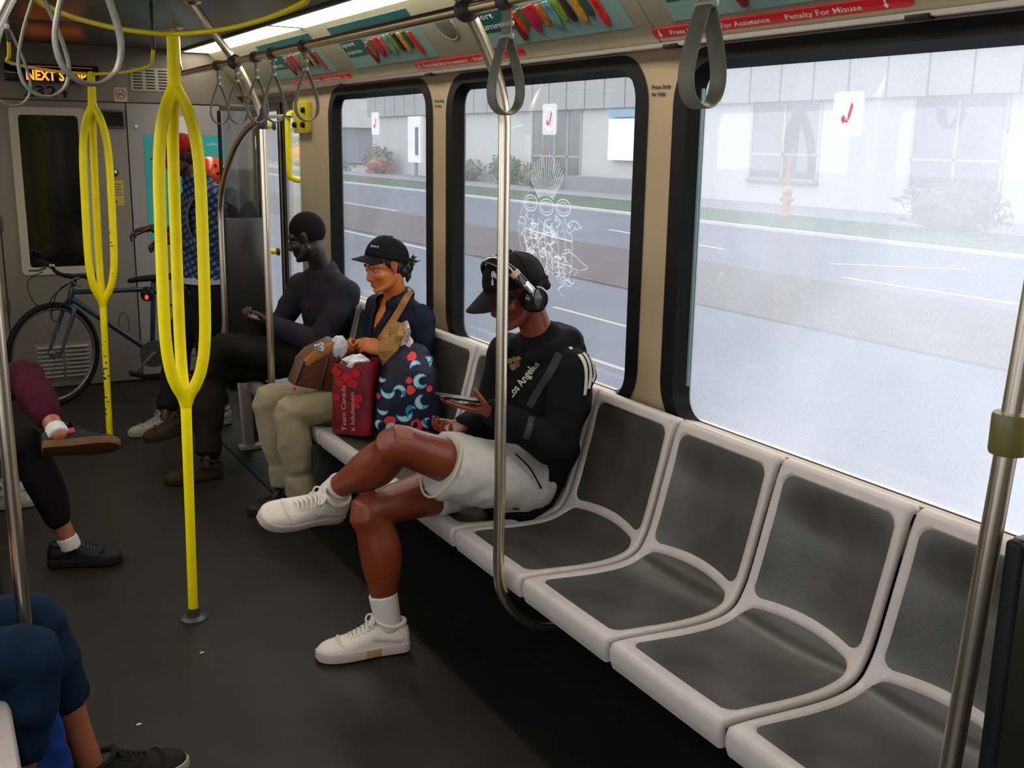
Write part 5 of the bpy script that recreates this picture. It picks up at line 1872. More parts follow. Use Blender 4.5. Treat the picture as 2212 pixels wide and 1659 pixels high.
# orange helmet hung on the pack
hm = thing('helmet', 'orange skate helmet with round vents strapped to the backpack', 'helmet', (1.60, 6.63, 1.50))
hc = V((1.580, 6.66, 1.50))
HF, HS, HU = axes((-0.75, -0.55, 0.15), (0.35, -0.20, 0.90))
M_hel = mat('orange_helmet_shell', (0.78, 0.060, 0.008), 0.28, coat=0.3)
g = G()
R = []
for i in range(14):
    th = math.radians(2 + 106 * i / 13)
    R.append([hc + HF * (0.118 * math.sin(th) * math.cos(a)) + HS * (0.098 * math.sin(th) * math.sin(a)) + HU * (0.105 * math.cos(th)) for a in [2 * math.pi * j / 28 for j in range(28)]])
R.append([p.lerp(hc - HU * 0.02, 0.10) for p in R[-1]])
R.append([p.lerp(hc + HU * 0.02, 0.25) for p in R[-2]])
g.rings(R)
build('shell', g, M_hel, hm, smooth=60)
for th, aa in ((48, 200), (48, 235), (48, 270), (48, 305), (72, 215), (72, 255), (72, 290), (30, 250)):
    t_, a_ = math.radians(th), math.radians(aa)
    n_ = (HF * (math.sin(t_) * math.cos(a_) / .118) + HS * (math.sin(t_) * math.sin(a_) / .098) + HU * (math.cos(t_) / .105)).normalized()
    p_ = hc + HF * (0.118 * math.sin(t_) * math.cos(a_)) + HS * (0.098 * math.sin(t_) * math.sin(a_)) + HU * (0.105 * math.cos(t_))
    build('vent_hole', G().lathe([(0.011, -0.004), (0.011, 0.0012), (0.009, 0.0016)], p_, n_, 12), M_ink, hm)
build('chin_strap', G().limb([hc - HF * .06 - HU * .03 - HS * .095, hc - HU * .12 - HS * .05, hc - HU * .135, hc - HU * .12 + HS * .05, hc - HF * .06 - HU * .03 + HS * .095], [(0.008, 0.002)], U=HF, n=4, seg=8), M_ink, hm)

# ================================================================ passengers along the left wall (legs in view)
SK_E = skin_mat('light_skin', (0.32, 0.105, 0.048), 0.45)
C_MAR = mat('maroon_trousers', (0.045, 0.0035, 0.013), 0.85, var=0.2, vs=10)
C_DRK = mat('dark_and_shaded_trousers', (0.006, 0.0045, 0.005), 0.85, var=0.2, vs=10)
C_JEAN = mat('dark_blue_denim', (0.0035, 0.0145, 0.034), 0.85, var=0.25, vs=14, bump=0.2, bs=240)


def seated_left(y, label, J2, skin, mtop, mleg, legsplit=None):
    J = dict(S=-Y, pv=V((-0.30, y, 0.555)), wa=V((-0.36, y, 0.70)), ch=V((-0.37, y, 0.85)), us=V((-0.36, y, 0.96)), nk=V((-0.345, y, 1.03)),
             shL=V((-0.36, y + .19, 0.95)), shR=V((-0.36, y - .19, 0.95)), elL=V((-0.30, y + .23, 0.70)), elR=V((-0.30, y - .23, 0.70)), wrL=V((-0.10, y + .12, 0.70)), wrR=V((-0.10, y - .12, 0.70)),
             hipL=V((-0.26, y + .09, 0.54)), hipR=V((-0.26, y - .09, 0.54)))
    J.update(J2)
    h = dict(c=V((-0.265, y, 1.225)), F=(1, 0, -0.15), U=(0.15, 0, 1), s=0.91, nk=J['nk'])
    hd = dict(L=dict(D=(0.9, -0.3, 0.0), N=(0, -0.3, -1), T=(0.2, -0.8, 0), curl=(0.4, 0.5, 0.4)), R=dict(D=(0.9, 0.3, 0.0), N=(0, 0.3, -1), T=(0.2, 0.8, 0), curl=(0.4, 0.5, 0.4)))
    o, P, _ = make_body(label, J, skin, 0.007, hd, h, 0.97, at=(-0.28, y, 0.44))
    g = G()
    torso(g, J, 0.022, 0.97)
    arm(g, J['shL'], J['elL'], J['wrL'], 0.020, 1.0, 0.9)
    arm(g, J['shR'], J['elR'], J['wrR'], 0.020, 1.0, 0.9)
    fuse('top', g, mtop, o, voxel=0.011, it=4, folds=0.005, fs=9)
    hr = G()
    hr.ell(P(-0.022, 0, 0.045), (0.098, 0.080, 0.086), axes(h['F'], h['U']), 18, 12)
    fuse('hair', hr, mat('brown_hair', (0.03, 0.018, 0.010), 0.6), o, voxel=0.008, it=1, folds=0.002, fs=50)
    return o, J


# crossed legs in maroon
E1 = dict(knL=V((0.315, 4.665, 0.745)), anL=V((0.385, 4.335, 0.590)), toL=V((0.60, 4.29, 0.52)), knR=V((0.285, 4.425, 0.520)), anR=V((0.400, 4.385, 0.115)), toR=V((0.60, 4.34, 0.03)))
pm, Jm = seated_left(4.53, 'left side passenger with crossed maroon trouser legs and gum soled dark shoe', E1, SK_E, mat('black_top', (0.012, 0.012, 0.014), 0.8), C_MAR)
g = G()
g.ell(Jm['pv'] + V((0.02, 0, -0.015)), (0.155, 0.19, 0.11), None, 20, 14)
leg(g, Jm['hipL'], Jm['knL'], Jm['anL'], 0.014, 0.98, 0, 1.75, calf=1.05)
fuse('trousers', g, C_MAR, pm, voxel=0.009, it=4, folds=0.005, fs=10)
g = G()
leg(g, Jm['hipR'], Jm['knR'], Jm['anR'], 0.014, 0.98, 0, 1.75, calf=1.05)
fuse('shaded_trouser_leg', g, C_DRK, pm, voxel=0.009, it=4, folds=0.005, fs=10)  # leg of the same trousers, its shade put into a darker colour
C_NSH = mat('navy_black_shoe', (0.005, 0.0055, 0.009), 0.6)
C_GUM = mat('gum_rubber', (0.105, 0.048, 0.009), 0.6, var=0.15, vs=30)
C_PINK = mat('pink_trim', (0.55, 0.02, 0.08), 0.6)
for q in 'LR':
    kn, an = Jm['kn' + q], Jm['an' + q]
    d = (an - kn).normalized()
    fuse('sock', G().limb([an - d * 0.012, an + d * 0.012, an + d * 0.042], [0.0405, 0.0415, 0.0415], n=4, seg=16, rnd=False), C_SOCK, pm, voxel=0.006, it=2)
sA = shoe_parts(pm, (0.325, 4.295, 0.515), (0.97, -0.05, -0.04), (0.0, 0.62, 0.72), 0.285, 0.105, C_NSH, C_GUM, C_DSH, stripe=C_PINK)
sB = shoe_parts(pm, (0.325, 4.425, 0.004), (0.95, -0.30, 0), Z, 0.285, 0.105, C_NSH, C_DSH, C_DSH, stripe=C_DSH)
# jeans at the lower left
E2 = dict(knL=V((0.150, 2.700, 0.525)), anL=V((0.248, 2.690, 0.125)), toL=V((0.48, 2.73, 0.03)), knR=V((0.130, 2.525, 0.520)), anR=V((0.050, 2.50, 0.115)), toR=V((0.26, 2.48, 0.03)))
pj, Jj = seated_left(2.60, 'left side passenger in dark blue jeans with a bare ankle at the lower left', E2, SK_E, mat('navy_top', (0.012, 0.014, 0.025), 0.8), C_JEAN)
g = G()
g.ell(Jj['pv'] + V((0.02, 0, -0.015)), (0.155, 0.19, 0.11), None, 20, 14)
for q in 'LR':
    leg(g, Jj['hip' + q], Jj['kn' + q], Jj['an' + q], 0.014, 1.0, 0, 1.3, calf=1.08)
    g.limb([Jj['kn' + q].lerp(Jj['an' + q], .28), Jj['kn' + q].lerp(Jj['an' + q], .60)], [0.067, 0.062], n=2, rnd=False)
fuse('jeans', g, C_JEAN, pj, voxel=0.008, it=4, folds=0.005, fs=10)
C_GSH = mat('dark_mesh_shoe', (0.016, 0.016, 0.015), 0.8, var=0.3, vs=60)
shoe_parts(pj, (0.205, 2.685, 0.004), (0.985, 0.15, 0), Z, 0.305, 0.112, C_GSH, mat('pale_midsole', (0.36, 0.34, 0.28), 0.6), C_GSH, stripe=mat('mint_piping', (0.16, 0.26, 0.22), 0.6), lining=C_INK if 'C_INK' in globals() else C_DSH)
shoe_parts(pj, (-0.005, 2.500, 0.004), (0.985, -0.06, 0), Z, 0.305, 0.112, C_GSH, mat('pale_midsole', (0.36, 0.34, 0.28), 0.6), C_GSH)
# farther passenger, only a white shoe shows
E3 = dict(knL=V((0.15, 5.45, 0.52)), anL=V((0.13, 5.45, 0.11)), toL=V((0.31, 5.45, 0.03)), knR=V((0.16, 5.28, 0.52)), anR=V((0.165, 5.27, 0.11)), toR=V((0.35, 5.25, 0.03)))
pw, Jw = seated_left(5.36, 'left side passenger of whom only a white shoe shows beyond the maroon trousers', E3, SK_E, mat('black_top', (0.012, 0.012, 0.014), 0.8), C_DRK)
g = G()
g.ell(Jw['pv'] + V((0.02, 0, -0.015)), (0.155, 0.19, 0.11), None, 20, 14)
for q in 'LR':
    leg(g, Jw['hip' + q], Jw['kn' + q], Jw['an' + q], 0.014, 1.0, 0, 1.75, calf=1.08)
fuse('trousers', g, C_DRK, pw, voxel=0.010, it=4, folds=0.005, fs=10)
shoe_parts(pw, (0.07, 5.45, 0.004), (1, 0, 0), Z, 0.28, 0.105, C_WSH, C_WSH, C_WSH)
shoe_parts(pw, (0.10, 5.27, 0.004), (1, -0.05, 0), Z, 0.28, 0.105, C_WSH, C_WSH, C_WSH)
# ================================================================ bags around the woman
uR, nR = V((0.76, -0.65, 0)), V((-0.65, -0.76, 0))
rt = thing('tote_bag', 'red shopping tote with white lettering standing on the seat beside the woman', 'bag', (1.60, 4.28, 0.446))
M_tote = mat('red_tote', (0.15, 0.0015, 0.006), 0.45, var=0.55, vs=7, bump=0.2, bs=30)
o = V((1.497, 4.300, 0.447))
g = G()
R = []
for z, gr, sk_ in ((0.0, -0.004, 0), (0.012, 0.002, 0), (0.08, 0.004, .004), (0.20, 0.004, .006), (0.29, 0.0, .010), (0.318, -0.003, 0.012)):
    pts = rrect(0.178 + gr, 0.118 + gr, 0.016, 4, 0.089, -0.059)
    R.append([o + uR * (p[0] + sk_) + nR * p[1] + Z * (z + (0.014 if (z > .31 and p[0] > .05) else 0)) for p in pts])
g.rings(R, cap=False)
g.add(R[0], [tuple(range(len(R[0]) - 1, -1, -1))])
bag = build('bag_body', g, M_tote, rt, smooth=60)
M_tissue = mat('pale_plastic_wrap', (0.52, 0.48, 0.52), 0.30, var=0.25, vs=30)


def crumple(name, c, r, m, parent, seed, U=None, amp=0.22, nu=11, nv=8):
    rn = random.Random(seed)
    q = G()
    q.ell((0, 0, 0), r, None, nu, nv)
    q.v = [tuple(V(c) + V((p[0], p[1], p[2])) * (1 + rn.uniform(-amp, amp))) for p in q.v]
    return build(name, q, m, parent, smooth=0)


crumple('tissue_paper', o + uR * 0.10 + nR * -0.055 + Z * 0.318, (0.060, 0.050, 0.030), M_tissue, rt, 3)
M_pinkl = mat('pale_pink_lettering', (0.50, 0.20, 0.19), 0.6)
text_mesh('lettering', 'Team Canada', M_pinkl, o + uR * 0.072 + nR * 0.007 + Z * 0.020, Z, -uR, 0.022, 0.205, rt, bold=0.012)
text_mesh('lettering', 'x lululemon', M_pinkl, o + uR * 0.112 + nR * 0.007 + Z * 0.020, Z, -uR, 0.022, 0.175, rt, bold=0.012)
M_scar = mat('scarlet_print', (0.40, 0.006, 0.015), 0.5)
pp = G()
rn = random.Random(2)
for (a, b, r) in ((.03, .285, .022), (.075, .26, .026), (.12, .28, .02), (.05, .235, .018), (.105, .235, .022), (.125, .17, .022), (.028, .17, .020), (.12, .14, .018)):
    pp.add([o + uR * (a + r * math.cos(t) * (1 + rn.uniform(-.3, .3))) + nR * 0.0062 + Z * (b + r * math.sin(t) * (1 + rn.uniform(-.3, .3))) for t in [j * 0.785 for j in range(8)]], [tuple(range(8))])
n8 = 8
for i in range(len(pp.f)):
    q = G()
    q.add([pp.v[k] for k in pp.f[i]], [tuple(range(n8))])
    build('leaf_print', q, M_scar, rt, smooth=0)
for k in (0, 1):
    a = o + nR * (-0.004 - 0.108 * k) + Z * 0.318
    build('handle', G().limb([a + uR * 0.05, a + uR * 0.055 + Z * 0.012 - nR * 0.03 * (1 - 2 * k), a + uR * 0.09 + Z * 0.016 - nR * 0.042 * (1 - 2 * k), a + uR * 0.125 + Z * 0.012 - nR * 0.03 * (1 - 2 * k), a + uR * 0.13], [(0.009, 0.002)], U=uR, n=4, seg=8), M_tote, rt)

# navy bag printed with sea creatures
sb = thing('shopping_bag', 'navy fabric bag printed with light blue and red sea creatures on the seat', 'bag', (1.80, 4.17, 0.446))
M_nbag = mat('navy_print_fabric', (0.003, 0.005, 0.014), 0.6, var=0.2, vs=10)
g = G()
g.limb([V((1.800, 4.150, 0.462)), V((1.802, 4.155, 0.50)), V((1.812, 4.165, 0.62)), V((1.825, 4.18, 0.72)), V((1.852, 4.20, 0.795))],
       [(0.135, 0.075), (0.150, 0.088), (0.145, 0.094), (0.122, 0.085), (0.070, 0.050)], U=er, n=4, seg=26, power=2.6)
g.limb([V((1.865, 4.185, 0.74)), V((1.90, 4.17, 0.78)), V((1.915, 4.165, 0.74))], [0.030, 0.026, 0.02], n=3)
sbody = fuse('bag_body', g, M_nbag, sb, voxel=0.007, it=3, folds=0.005, fs=9)
PRN = [mat('print_pale_blue', (0.36, 0.52, 0.56), 0.6), mat('print_blue', (0.012, 0.20, 0.38), 0.6), mat('print_coral', (0.62, 0.035, 0.045), 0.6)]
pg = G()
rn = random.Random(6)
oo = V((1.80, 4.17, 0.0)) - ef * 0.28


def cres(u, z, r, a0, span, wd, m):
    N = 9
    pts_o = [(u + r * math.cos(a0 + span * i / N), z + r * math.sin(a0 + span * i / N)) for i in range(N + 1)]
    for i in range(N):
        k0, k1 = math.sin(math.pi * (i + .35) / (N + .7)) ** .7, math.sin(math.pi * (i + 1.35) / (N + .7)) ** .7
        q = []
        for (p, k) in ((pts_o[i], k0), (pts_o[i + 1], k1)):
            d = ((u - p[0]) / r, (z - p[1]) / r)
            q.append((p[0] + d[0] * wd * k, p[1] + d[1] * wd * k))
        pg.add([oo + er * s_ + Z * t for s_, t in (pts_o[i], pts_o[i + 1], q[1], q[0])], [(0, 1, 2, 3)], m)


for (u, z, r, a0, sp, wd) in ((-.105, .715, .026, 2.2, 3.6, .020), (-.072, .655, .030, 3.0, 3.4, .022), (-.020, .658, .026, 5.0, 4.2, .020), (.070, .700, .030, 0.9, 4.8, .022), (.078, .612, .030, 1.6, 4.0, .024),
                              (.000, .560, .034, 3.4, 3.0, .024), (-.095, .575, .024, 3.3, 2.8, .018), (.030, .575, .022, 0.5, 3.5, .016), (-.055, .492, .026, 0.4, 4.0, .018), (.020, .488, .024, 2.4, 3.4, .018),
                              (.100, .520, .022, 1.2, 3.6, .016), (.045, .760, .022, 0.4, 3.0, .016), (.090, .770, .022, 5.6, 2.4, .014), (-.11, .505, .020, 1.0, 3.5, .014)):
    cres(u, z, r * 1.12, a0 - .15, sp + .3, wd + .006, 1)
    cres(u, z, r, a0 + .1, sp - .2, wd * .9, 0)
for (u, z, r) in ((.028, .665, .020), (.020, .705, .014), (-.062, .525, .026), (.050, .510, .028), (.028, .797, .020), (.108, .668, .014), (.092, .470, .016), (-.115, .63, .012), (.075, .517, .016)):
    pg.add([oo + er * (u + r * math.cos(t) * (0.7 + 0.5 * rn.random())) + Z * (z + r * math.sin(t) * (0.7 + 0.5 * rn.random())) for t in [j * 0.6283 for j in range(10)]], [tuple(range(10))], 2)
pr2 = build('print', pg, PRN, sb, smooth=0)
pr2['kind'] = 'stuff'
drape(pr2, sbody, ef, 0.0025)
# crumpled paper bag sticking out of it
pb_ = thing('paper_bag', 'crumpled tan paper bag and clear wrap sticking out of the printed bag', 'bag', (1.79, 4.27, 0.78))
M_tan = mat('tan_paper', (0.30, 0.155, 0.04), 0.6, var=0.2, vs=14)
crumple('paper', V((1.755, 4.245, 0.815)), (0.048, 0.040, 0.085), M_tan, pb_, 4, amp=0.20)
crumple('paper', V((1.785, 4.240, 0.880)), (0.038, 0.034, 0.055), M_tan, pb_, 9, amp=0.22)
crumple('paper', V((1.770, 4.190, 0.735)), (0.062, 0.030, 0.026), M_tan, pb_, 12, amp=0.15)
M_wrap = mat('clear_brown_wrap', (0.34, 0.24, 0.20), 0.15, var=0.5, vs=25, coat=0.3)
crumple('wrapper', V((1.825, 4.215, 0.800)), (0.036, 0.040, 0.080), M_wrap, pb_, 5, amp=0.20)
crumple('wrapper', V((1.828, 4.235, 0.895)), (0.020, 0.026, 0.042), M_wrap, pb_, 7, amp=0.24)
crumple('wrapper', V((1.800, 4.175, 0.775)), (0.040, 0.024, 0.034), mat('pale_wrap', (0.52, 0.44, 0.32), 0.3), pb_, 8, amp=0.2)

# brown handbag on the lap, with its two shoulder straps
hb = thing('handbag', 'brown leather handbag on the lap of the woman, strap across her chest', 'bag', (1.50, 4.48, 0.60))
M_lea = mat('brown_leather', (0.095, 0.028, 0.006), 0.45, var=0.3, vs=9, bump=0.2, bs=120)
M_leal = mat('tan_and_lit_leather', (0.27, 0.095, 0.010), 0.45, var=0.2, vs=12)
M_lead = mat('dark_leather', (0.014, 0.008, 0.005), 0.4)
poly = [(1.375, 0.648), (1.585, 0.590), (1.620, 0.800), (1.575, 0.842), (1.470, 0.800), (1.420, 0.752)]
build('bag_body', G().prism(poly, (0, 4.435, 0), X, Z, (0, 0.115, 0)), M_lea, hb, bevel=0.016, bseg=3)
build('flap', G().prism([(1.418, 0.748), (1.468, 0.796), (1.575, 0.838), (1.560, 0.790), (1.480, 0.752), (1.440, 0.728)], (0, 4.428, 0), X, Z, (0, 0.129, 0)), M_leal, hb, bevel=0.006)  # light on top of the bag, painted as a brighter tan
for a, b in (((1.385, 0.66), (1.425, 0.755)), ((1.552, 0.605), (1.592, 0.80)), ((1.50, 0.625), (1.535, 0.76))):
    build('trim', G().limb([V((a[0], 4.431, a[1])), V((b[0], 4.431, b[1]))], [(0.007, 0.004)], U=X, n=1, seg=8), M_lead, hb)
build('zip_pull', G().ell((1.375, 4.425, 0.640), (0.008, 0.006, 0.012), None, 8, 6), mat('coral_pull', (0.55, 0.05, 0.03), 0.5), hb)
crumple('tissue_pack', V((1.592, 4.44, 0.805)), (0.038, 0.022, 0.052), M_tissue, hb, 15, amp=0.10)
crumple('foil_wrapper', V((1.500, 4.44, 0.808)), (0.026, 0.020, 0.022), mat('foil', (0.62, 0.64, 0.70), 0.2, 0.8), hb, 16, amp=0.25)
dW = V((0.42, 0.90, -0.05)).normalized()


def offs(pts, d, k=0.24):
    return [V(p) - d * k for p in pts]


s1 = strip_grid('strap', offs([(1.925, 4.38, 1.055), (1.90, 4.38, 1.025), (1.83, 4.38, 0.92), (1.745, 4.38, 0.805), (1.71, 4.38, 0.76)], dW), 0.0155, M_leal, hb, dW, 8)
s2 = strip_grid('strap', offs([(1.885, 4.38, 1.06), (1.865, 4.38, 1.035), (1.775, 4.38, 0.93), (1.68, 4.38, 0.835), (1.65, 4.38, 0.80)], dW), 0.020, mat('navy_webbing', (0.010, 0.014, 0.024), 0.7), hb, dW, 8)
for s_ in (s1, s2):
    drape(s_, jk, dW, 0.006, 0.08)
wl_ = thing('phone', 'small phone in tan case in the hands of the man in grey', 'phone', (1.475, 5.42, 0.80))
build('case', G().box((1.475, 5.42, 0.805), (0.075, 0.15, 0.010), Matrix.Rotation(0.35, 3, 'Y')), mat('tan_case', (0.20, 0.10, 0.02), 0.4), wl_, bevel=0.003)

# blue bag on the floor by the jeans
bb = thing('shopping_bag', 'bright blue plastic bag on the floor between the legs in jeans', 'bag', (0.13, 2.56, 0.0))
M_blue = mat('bright_blue_plastic', (0.004, 0.035, 0.20), 0.35, var=0.2, vs=8)
g = G()
g.limb([V((0.125, 2.575, 0.012)), V((0.125, 2.575, 0.06)), V((0.125, 2.58, 0.20)), V((0.12, 2.585, 0.33))], [(0.072, 0.045), (0.080, 0.052), (0.074, 0.045), (0.060, 0.030)], U=X, n=4, seg=20, power=3.4)
fuse('bag_body', g, M_blue, bb, voxel=0.008, it=2, folds=0.005, fs=12)
for r in (-1, 1):
    build('handle', G().limb([V((0.09, 2.585 + r * .02, 0.325)), V((0.10, 2.585 + r * .025, 0.385)), V((0.135, 2.585 + r * .025, 0.39)), V((0.15, 2.585 + r * .02, 0.325))], [(0.012, 0.0025)], U=X, n=4, seg=8), M_blue, bb)
for x, y, lab in ((0.420, 3.005, 'tiny scrap of white litter on the floor nearest the jeans'), (0.690, 3.375, 'tiny scrap of white litter below the near yellow pole')):
    tag(build('litter', G().prism([(0, 0), (0.016, 0.004), (0.012, 0.010), (0.002, 0.008)], (x, y, 0.001), X, Y, (0, 0, 0.002)), mat('paper_white', (0.62, 0.61, 0.62), 0.6), at=(x, y, 0)), lab, 'litter')

# ================================================================ the bicycle
bk = thing('bicycle', 'dark blue bicycle with turned front wheel parked against the end wall', 'bicycle', (1.0, 7.28, 0))
M_bframe = mat('blue_bike_paint', (0.010, 0.030, 0.055), 0.28, coat=0.3, var=0.1, vs=20)
M_tyre = mat('tyre_rubber', (0.008, 0.008, 0.008), 0.7, bump=0.3, bs=150)
M_rim = mat('grey_rim', (0.16, 0.16, 0.155), 0.35, 0.6)
BY = 7.28
hub_f, hub_r, bb_, st_, hd_t, hd_b = V((0.668, BY, 0.338)), V((1.715, BY, 0.338)), V((1.285, BY, 0.295)), V((1.318, BY, 0.735)), V((0.815, BY, 0.755)), V((0.792, BY, 0.665))
steer_ax = (hd_t - hd_b).normalized()
ST = Matrix.Rotation(math.radians(30), 3, steer_ax)


def steer(p):
    return hd_b + ST @ (V(p) - hd_b)


def wheel(name, c, fx, par):
    """fx: rolling direction"""
    fx = V(fx).normalized()
    uz = (Z - fx * Z.dot(fx)).normalized()
    ax = fx.cross(uz)
    C_ = lambda r, a: c + (fx * math.cos(a) + uz * math.sin(a)) * r
    ty = build(name, G().tube([C_(0.320, 2 * math.pi * i / 48) for i in range(48)], 0.0195, 1, 10, True), M_tyre, par)
    build('rim', G().tube([C_(0.297, 2 * math.pi * i / 48) for i in range(48)], 0.0105, 1, 8, True), M_rim, ty)
    build('hub', G().lathe([(0.022, -0.030), (0.024, -0.026), (0.014, -0.02), (0.014, 0.02), (0.024, 0.026), (0.022, 0.030)], c, ax, 14), M_rim, ty)
    for i in range(28):
        a = 2 * math.pi * i / 28
        s_ = 0.024 if i % 2 else -0.024
        b = a + (0.5 if (i // 2) % 2 else -0.5)
        build('spoke', G().limb([c + ax * s_ + (fx * math.cos(b) + uz * math.sin(b)) * 0.02, C_(0.292, a)], [0.0011], n=1, seg=5, rnd=False), M_rim, ty)


hf = steer(hub_f)
wheel('front_wheel', hf, (ST @ V((-1, 0, 0))), bk)
wheel('rear_wheel', hub_r, V((-1, 0, 0)), bk)
g = G()
tt_f = hd_t - steer_ax * 0.025
dt_f = hd_b + steer_ax * 0.030
g.limb([hd_b, hd_t], [0.021], n=1)
g.limb([tt_f, st_ - Z * 0.01], [0.0155], n=1)
g.limb([dt_f, bb_], [0.0185], n=1)
g.limb([bb_, st_ + (st_ - bb_).normalized() * 0.03], [0.0165], n=1)
g.limb([bb_ + V((0, 0.04, 0)), bb_ - V((0, 0.04, 0))], [0.022], n=1)
for r in (-1, 1):
    g.limb([bb_ + V((0, r * .02, 0)), hub_r + V((0, r * .058, 0))], [0.0095], n=1)
    g.limb([st_ + V((0, r * .012, -.02)), hub_r + V((0, r * .058, 0))], [0.0080], n=1)
build('frame', g, M_bframe, bk, smooth=50)
g = G()
cr_ = hd_b - steer_ax * 0.02
g.limb([steer(cr_), steer(hd_b)], [0.017], n=1)
for r in (-1, 1):
    g.limb([steer(cr_), steer(cr_ + V((0, r * 0.048, -0.015))), steer(cr_ + V((-0.030, r * 0.055, -0.10))), steer(hub_f + V((0, r * 0.055, 0)))], [0.013, 0.014, 0.0135, 0.009], n=3, seg=10)
build('fork', g, mat('blue_fork_paint', (0.016, 0.055, 0.09), 0.3), bk, smooth=50)
stem_t = hd_t + steer_ax * 0.075
clampp = steer(stem_t + V((-0.075, 0, 0.02)))
build('stem', G().limb([steer(hd_t), steer(stem_t), clampp], [0.015], n=2, seg=10), M_black, bk)
lat = ST @ V((0, 1, 0))
fwd_ = ST @ V((-1, 0, 0))
hbq = [clampp + lat * a + Z * b - fwd_ * c_ for a, b, c_ in ((-0.30, 0.03, 0.05), (-0.16, 0.025, 0.02), (-0.07, 0.005, 0), (0.07, 0.005, 0), (0.16, 0.025, 0.02), (0.30, 0.03, 0.05))]
hbar = build('handlebar', G().limb(hbq, [0.0125], n=4, seg=10), M_black, bk)
for r in (-1, 1):
    e = clampp + lat * (r * 0.30) + Z * 0.03 - fwd_ * 0.05
    i_ = clampp + lat * (r * 0.185) + Z * 0.027 - fwd_ * 0.027
    build('grip', G().limb([i_, e], [0.0175], n=1, seg=12), M_black, hbar)
    b0 = clampp + lat * (r * 0.165) + Z * 0.02 + fwd_ * 0.02
    build('brake_lever', G().limb([b0, b0 + fwd_ * 0.045 - Z * 0.012, b0 + lat * (r * 0.09) + fwd_ * 0.055 - Z * 0.03], [0.010, 0.007, 0.005], n=3, seg=8), M_darkgrey, hbar)
build('bell', G().lathe([(0.018, 0), (0.018, .008), (0.010, .016)], clampp + lat * 0.12 + Z * 0.035, Z, 12), M_chrome, hbar)
for r, sag in ((-1, .22), (1, .17), (-1, .13)):
    a = clampp + lat * (r * 0.15) + fwd_ * 0.05
    build('cable', G().limb([a, a + fwd_ * 0.11 - Z * 0.05, a + fwd_ * 0.12 - lat * (r * .07) - Z * (sag), a - lat * (r * 0.12) + fwd_ * 0.03 - Z * (sag + .05), steer(hd_b + V((-0.02, 0, 0.02)))], [0.0032], n=6, seg=6), M_black, bk)
sp_ = st_ + (st_ - bb_).normalized() * 0.035
build('seat_post', G().limb([st_, sp_], [0.0135], n=1, seg=10), M_rim, bk)
build('saddle', G().limb([sp_ + V((-0.15, 0, 0.018)), sp_ + V((-0.06, 0, 0.028)), sp_ + V((0.05, 0, 0.03)), sp_ + V((0.115, 0, 0.036))], [(0.020, 0.016), (0.032, 0.02), (0.066, 0.024), (0.070, 0.02)], U=Y, n=4, seg=14), M_black, bk)
build('chainring', G().lathe([(0.088, -0.002), (0.090, 0), (0.088, 0.002)], bb_ + V((0, -0.050, 0)), Y, 30), M_darkgrey, bk)
ca = V((-0.125, 0, -0.118))
for r in (-1, 1):
    a = bb_ + V((0, r * 0.055, 0))
    b = a + ca * (1 if r < 0 else -1)
    ck = build('crank', G().limb([a, b], [(0.012, 0.008)], n=1, seg=8), M_rim, bk)
    build('pedal', G().box(b + V((0, r * 0.055, 0)), (0.095, 0.085, 0.026), Matrix.Rotation(0.3, 3, 'Y')), M_black, ck, bevel=0.006)
build('chain', G().limb([bb_ + V((0, -.05, .088)), hub_r + V((0, -.05, .04)), hub_r + V((.04, -.05, 0)), hub_r + V((0, -.05, -.04)), bb_ + V((0, -.05, -.088))], [(0.004, 0.003)], n=1, seg=6), M_darkgrey, bk)
build('tool_bag', G().ell((1.268, 7.235, 0.700), (0.045, 0.035, 0.05), None, 14, 10), M_black, bk)
build('tail_light', G().ell(V((1.255, 7.19, 0.685)), (0.012, 0.014, 0.016), None, 10, 8), mat('red_tail_light', (0.95, 0.015, 0.012), 0.3, emis=2.0), bk)
cg = bb_.lerp(dt_f, 0.42) + V((0.035, 0, 0.04))
build('bottle_cage', G().tube([cg + V((0.055 * math.cos(t) * .6, -0.0, 0.075 * math.sin(t))) for t in [2 * math.pi * i / 16 for i in range(16)]], 0.0035, 1, 6, True), M_darkgrey, bk)
# ================================================================ the street outside
M_road = mat('asphalt', (0.090, 0.100, 0.125), 0.85, var=0.10, vs=0.5, bump=0.05, bs=30)
M_brick = mat('brown_pavers', (0.070, 0.055, 0.053), 0.85, var=0.15, vs=1.5)
M_grass = mat('grass', (0.042, 0.078, 0.040), 0.9, var=0.25, vs=1.0)
M_walk = mat('concrete_walk', (0.20, 0.20, 0.215), 0.85, var=0.08, vs=0.6)
M_kerb = mat('kerb_concrete', (0.44, 0.43, 0.43), 0.8, var=0.08, vs=2)
M_fac = mat('pale_facade', (0.44, 0.435, 0.43), 0.7, var=0.03, vs=0.3)
M_fascia = mat('grey_fascia', (0.31, 0.305, 0.31), 0.7, var=0.04, vs=0.4)
M_wing = mat('building_glass', (0.10, 0.115, 0.125), 0.25, var=0.25, vs=0.7)
M_line = mat('road_paint', (0.34, 0.30, 0.23), 0.7)
GZ = -0.60
ya, yb = -60, 220


def strip(name, x0, x1, z, m, th=0.1, y0=ya, y1=yb):
    return struct(name, G().box2((x0, y0, z - th), (x1, y1, z)), m)


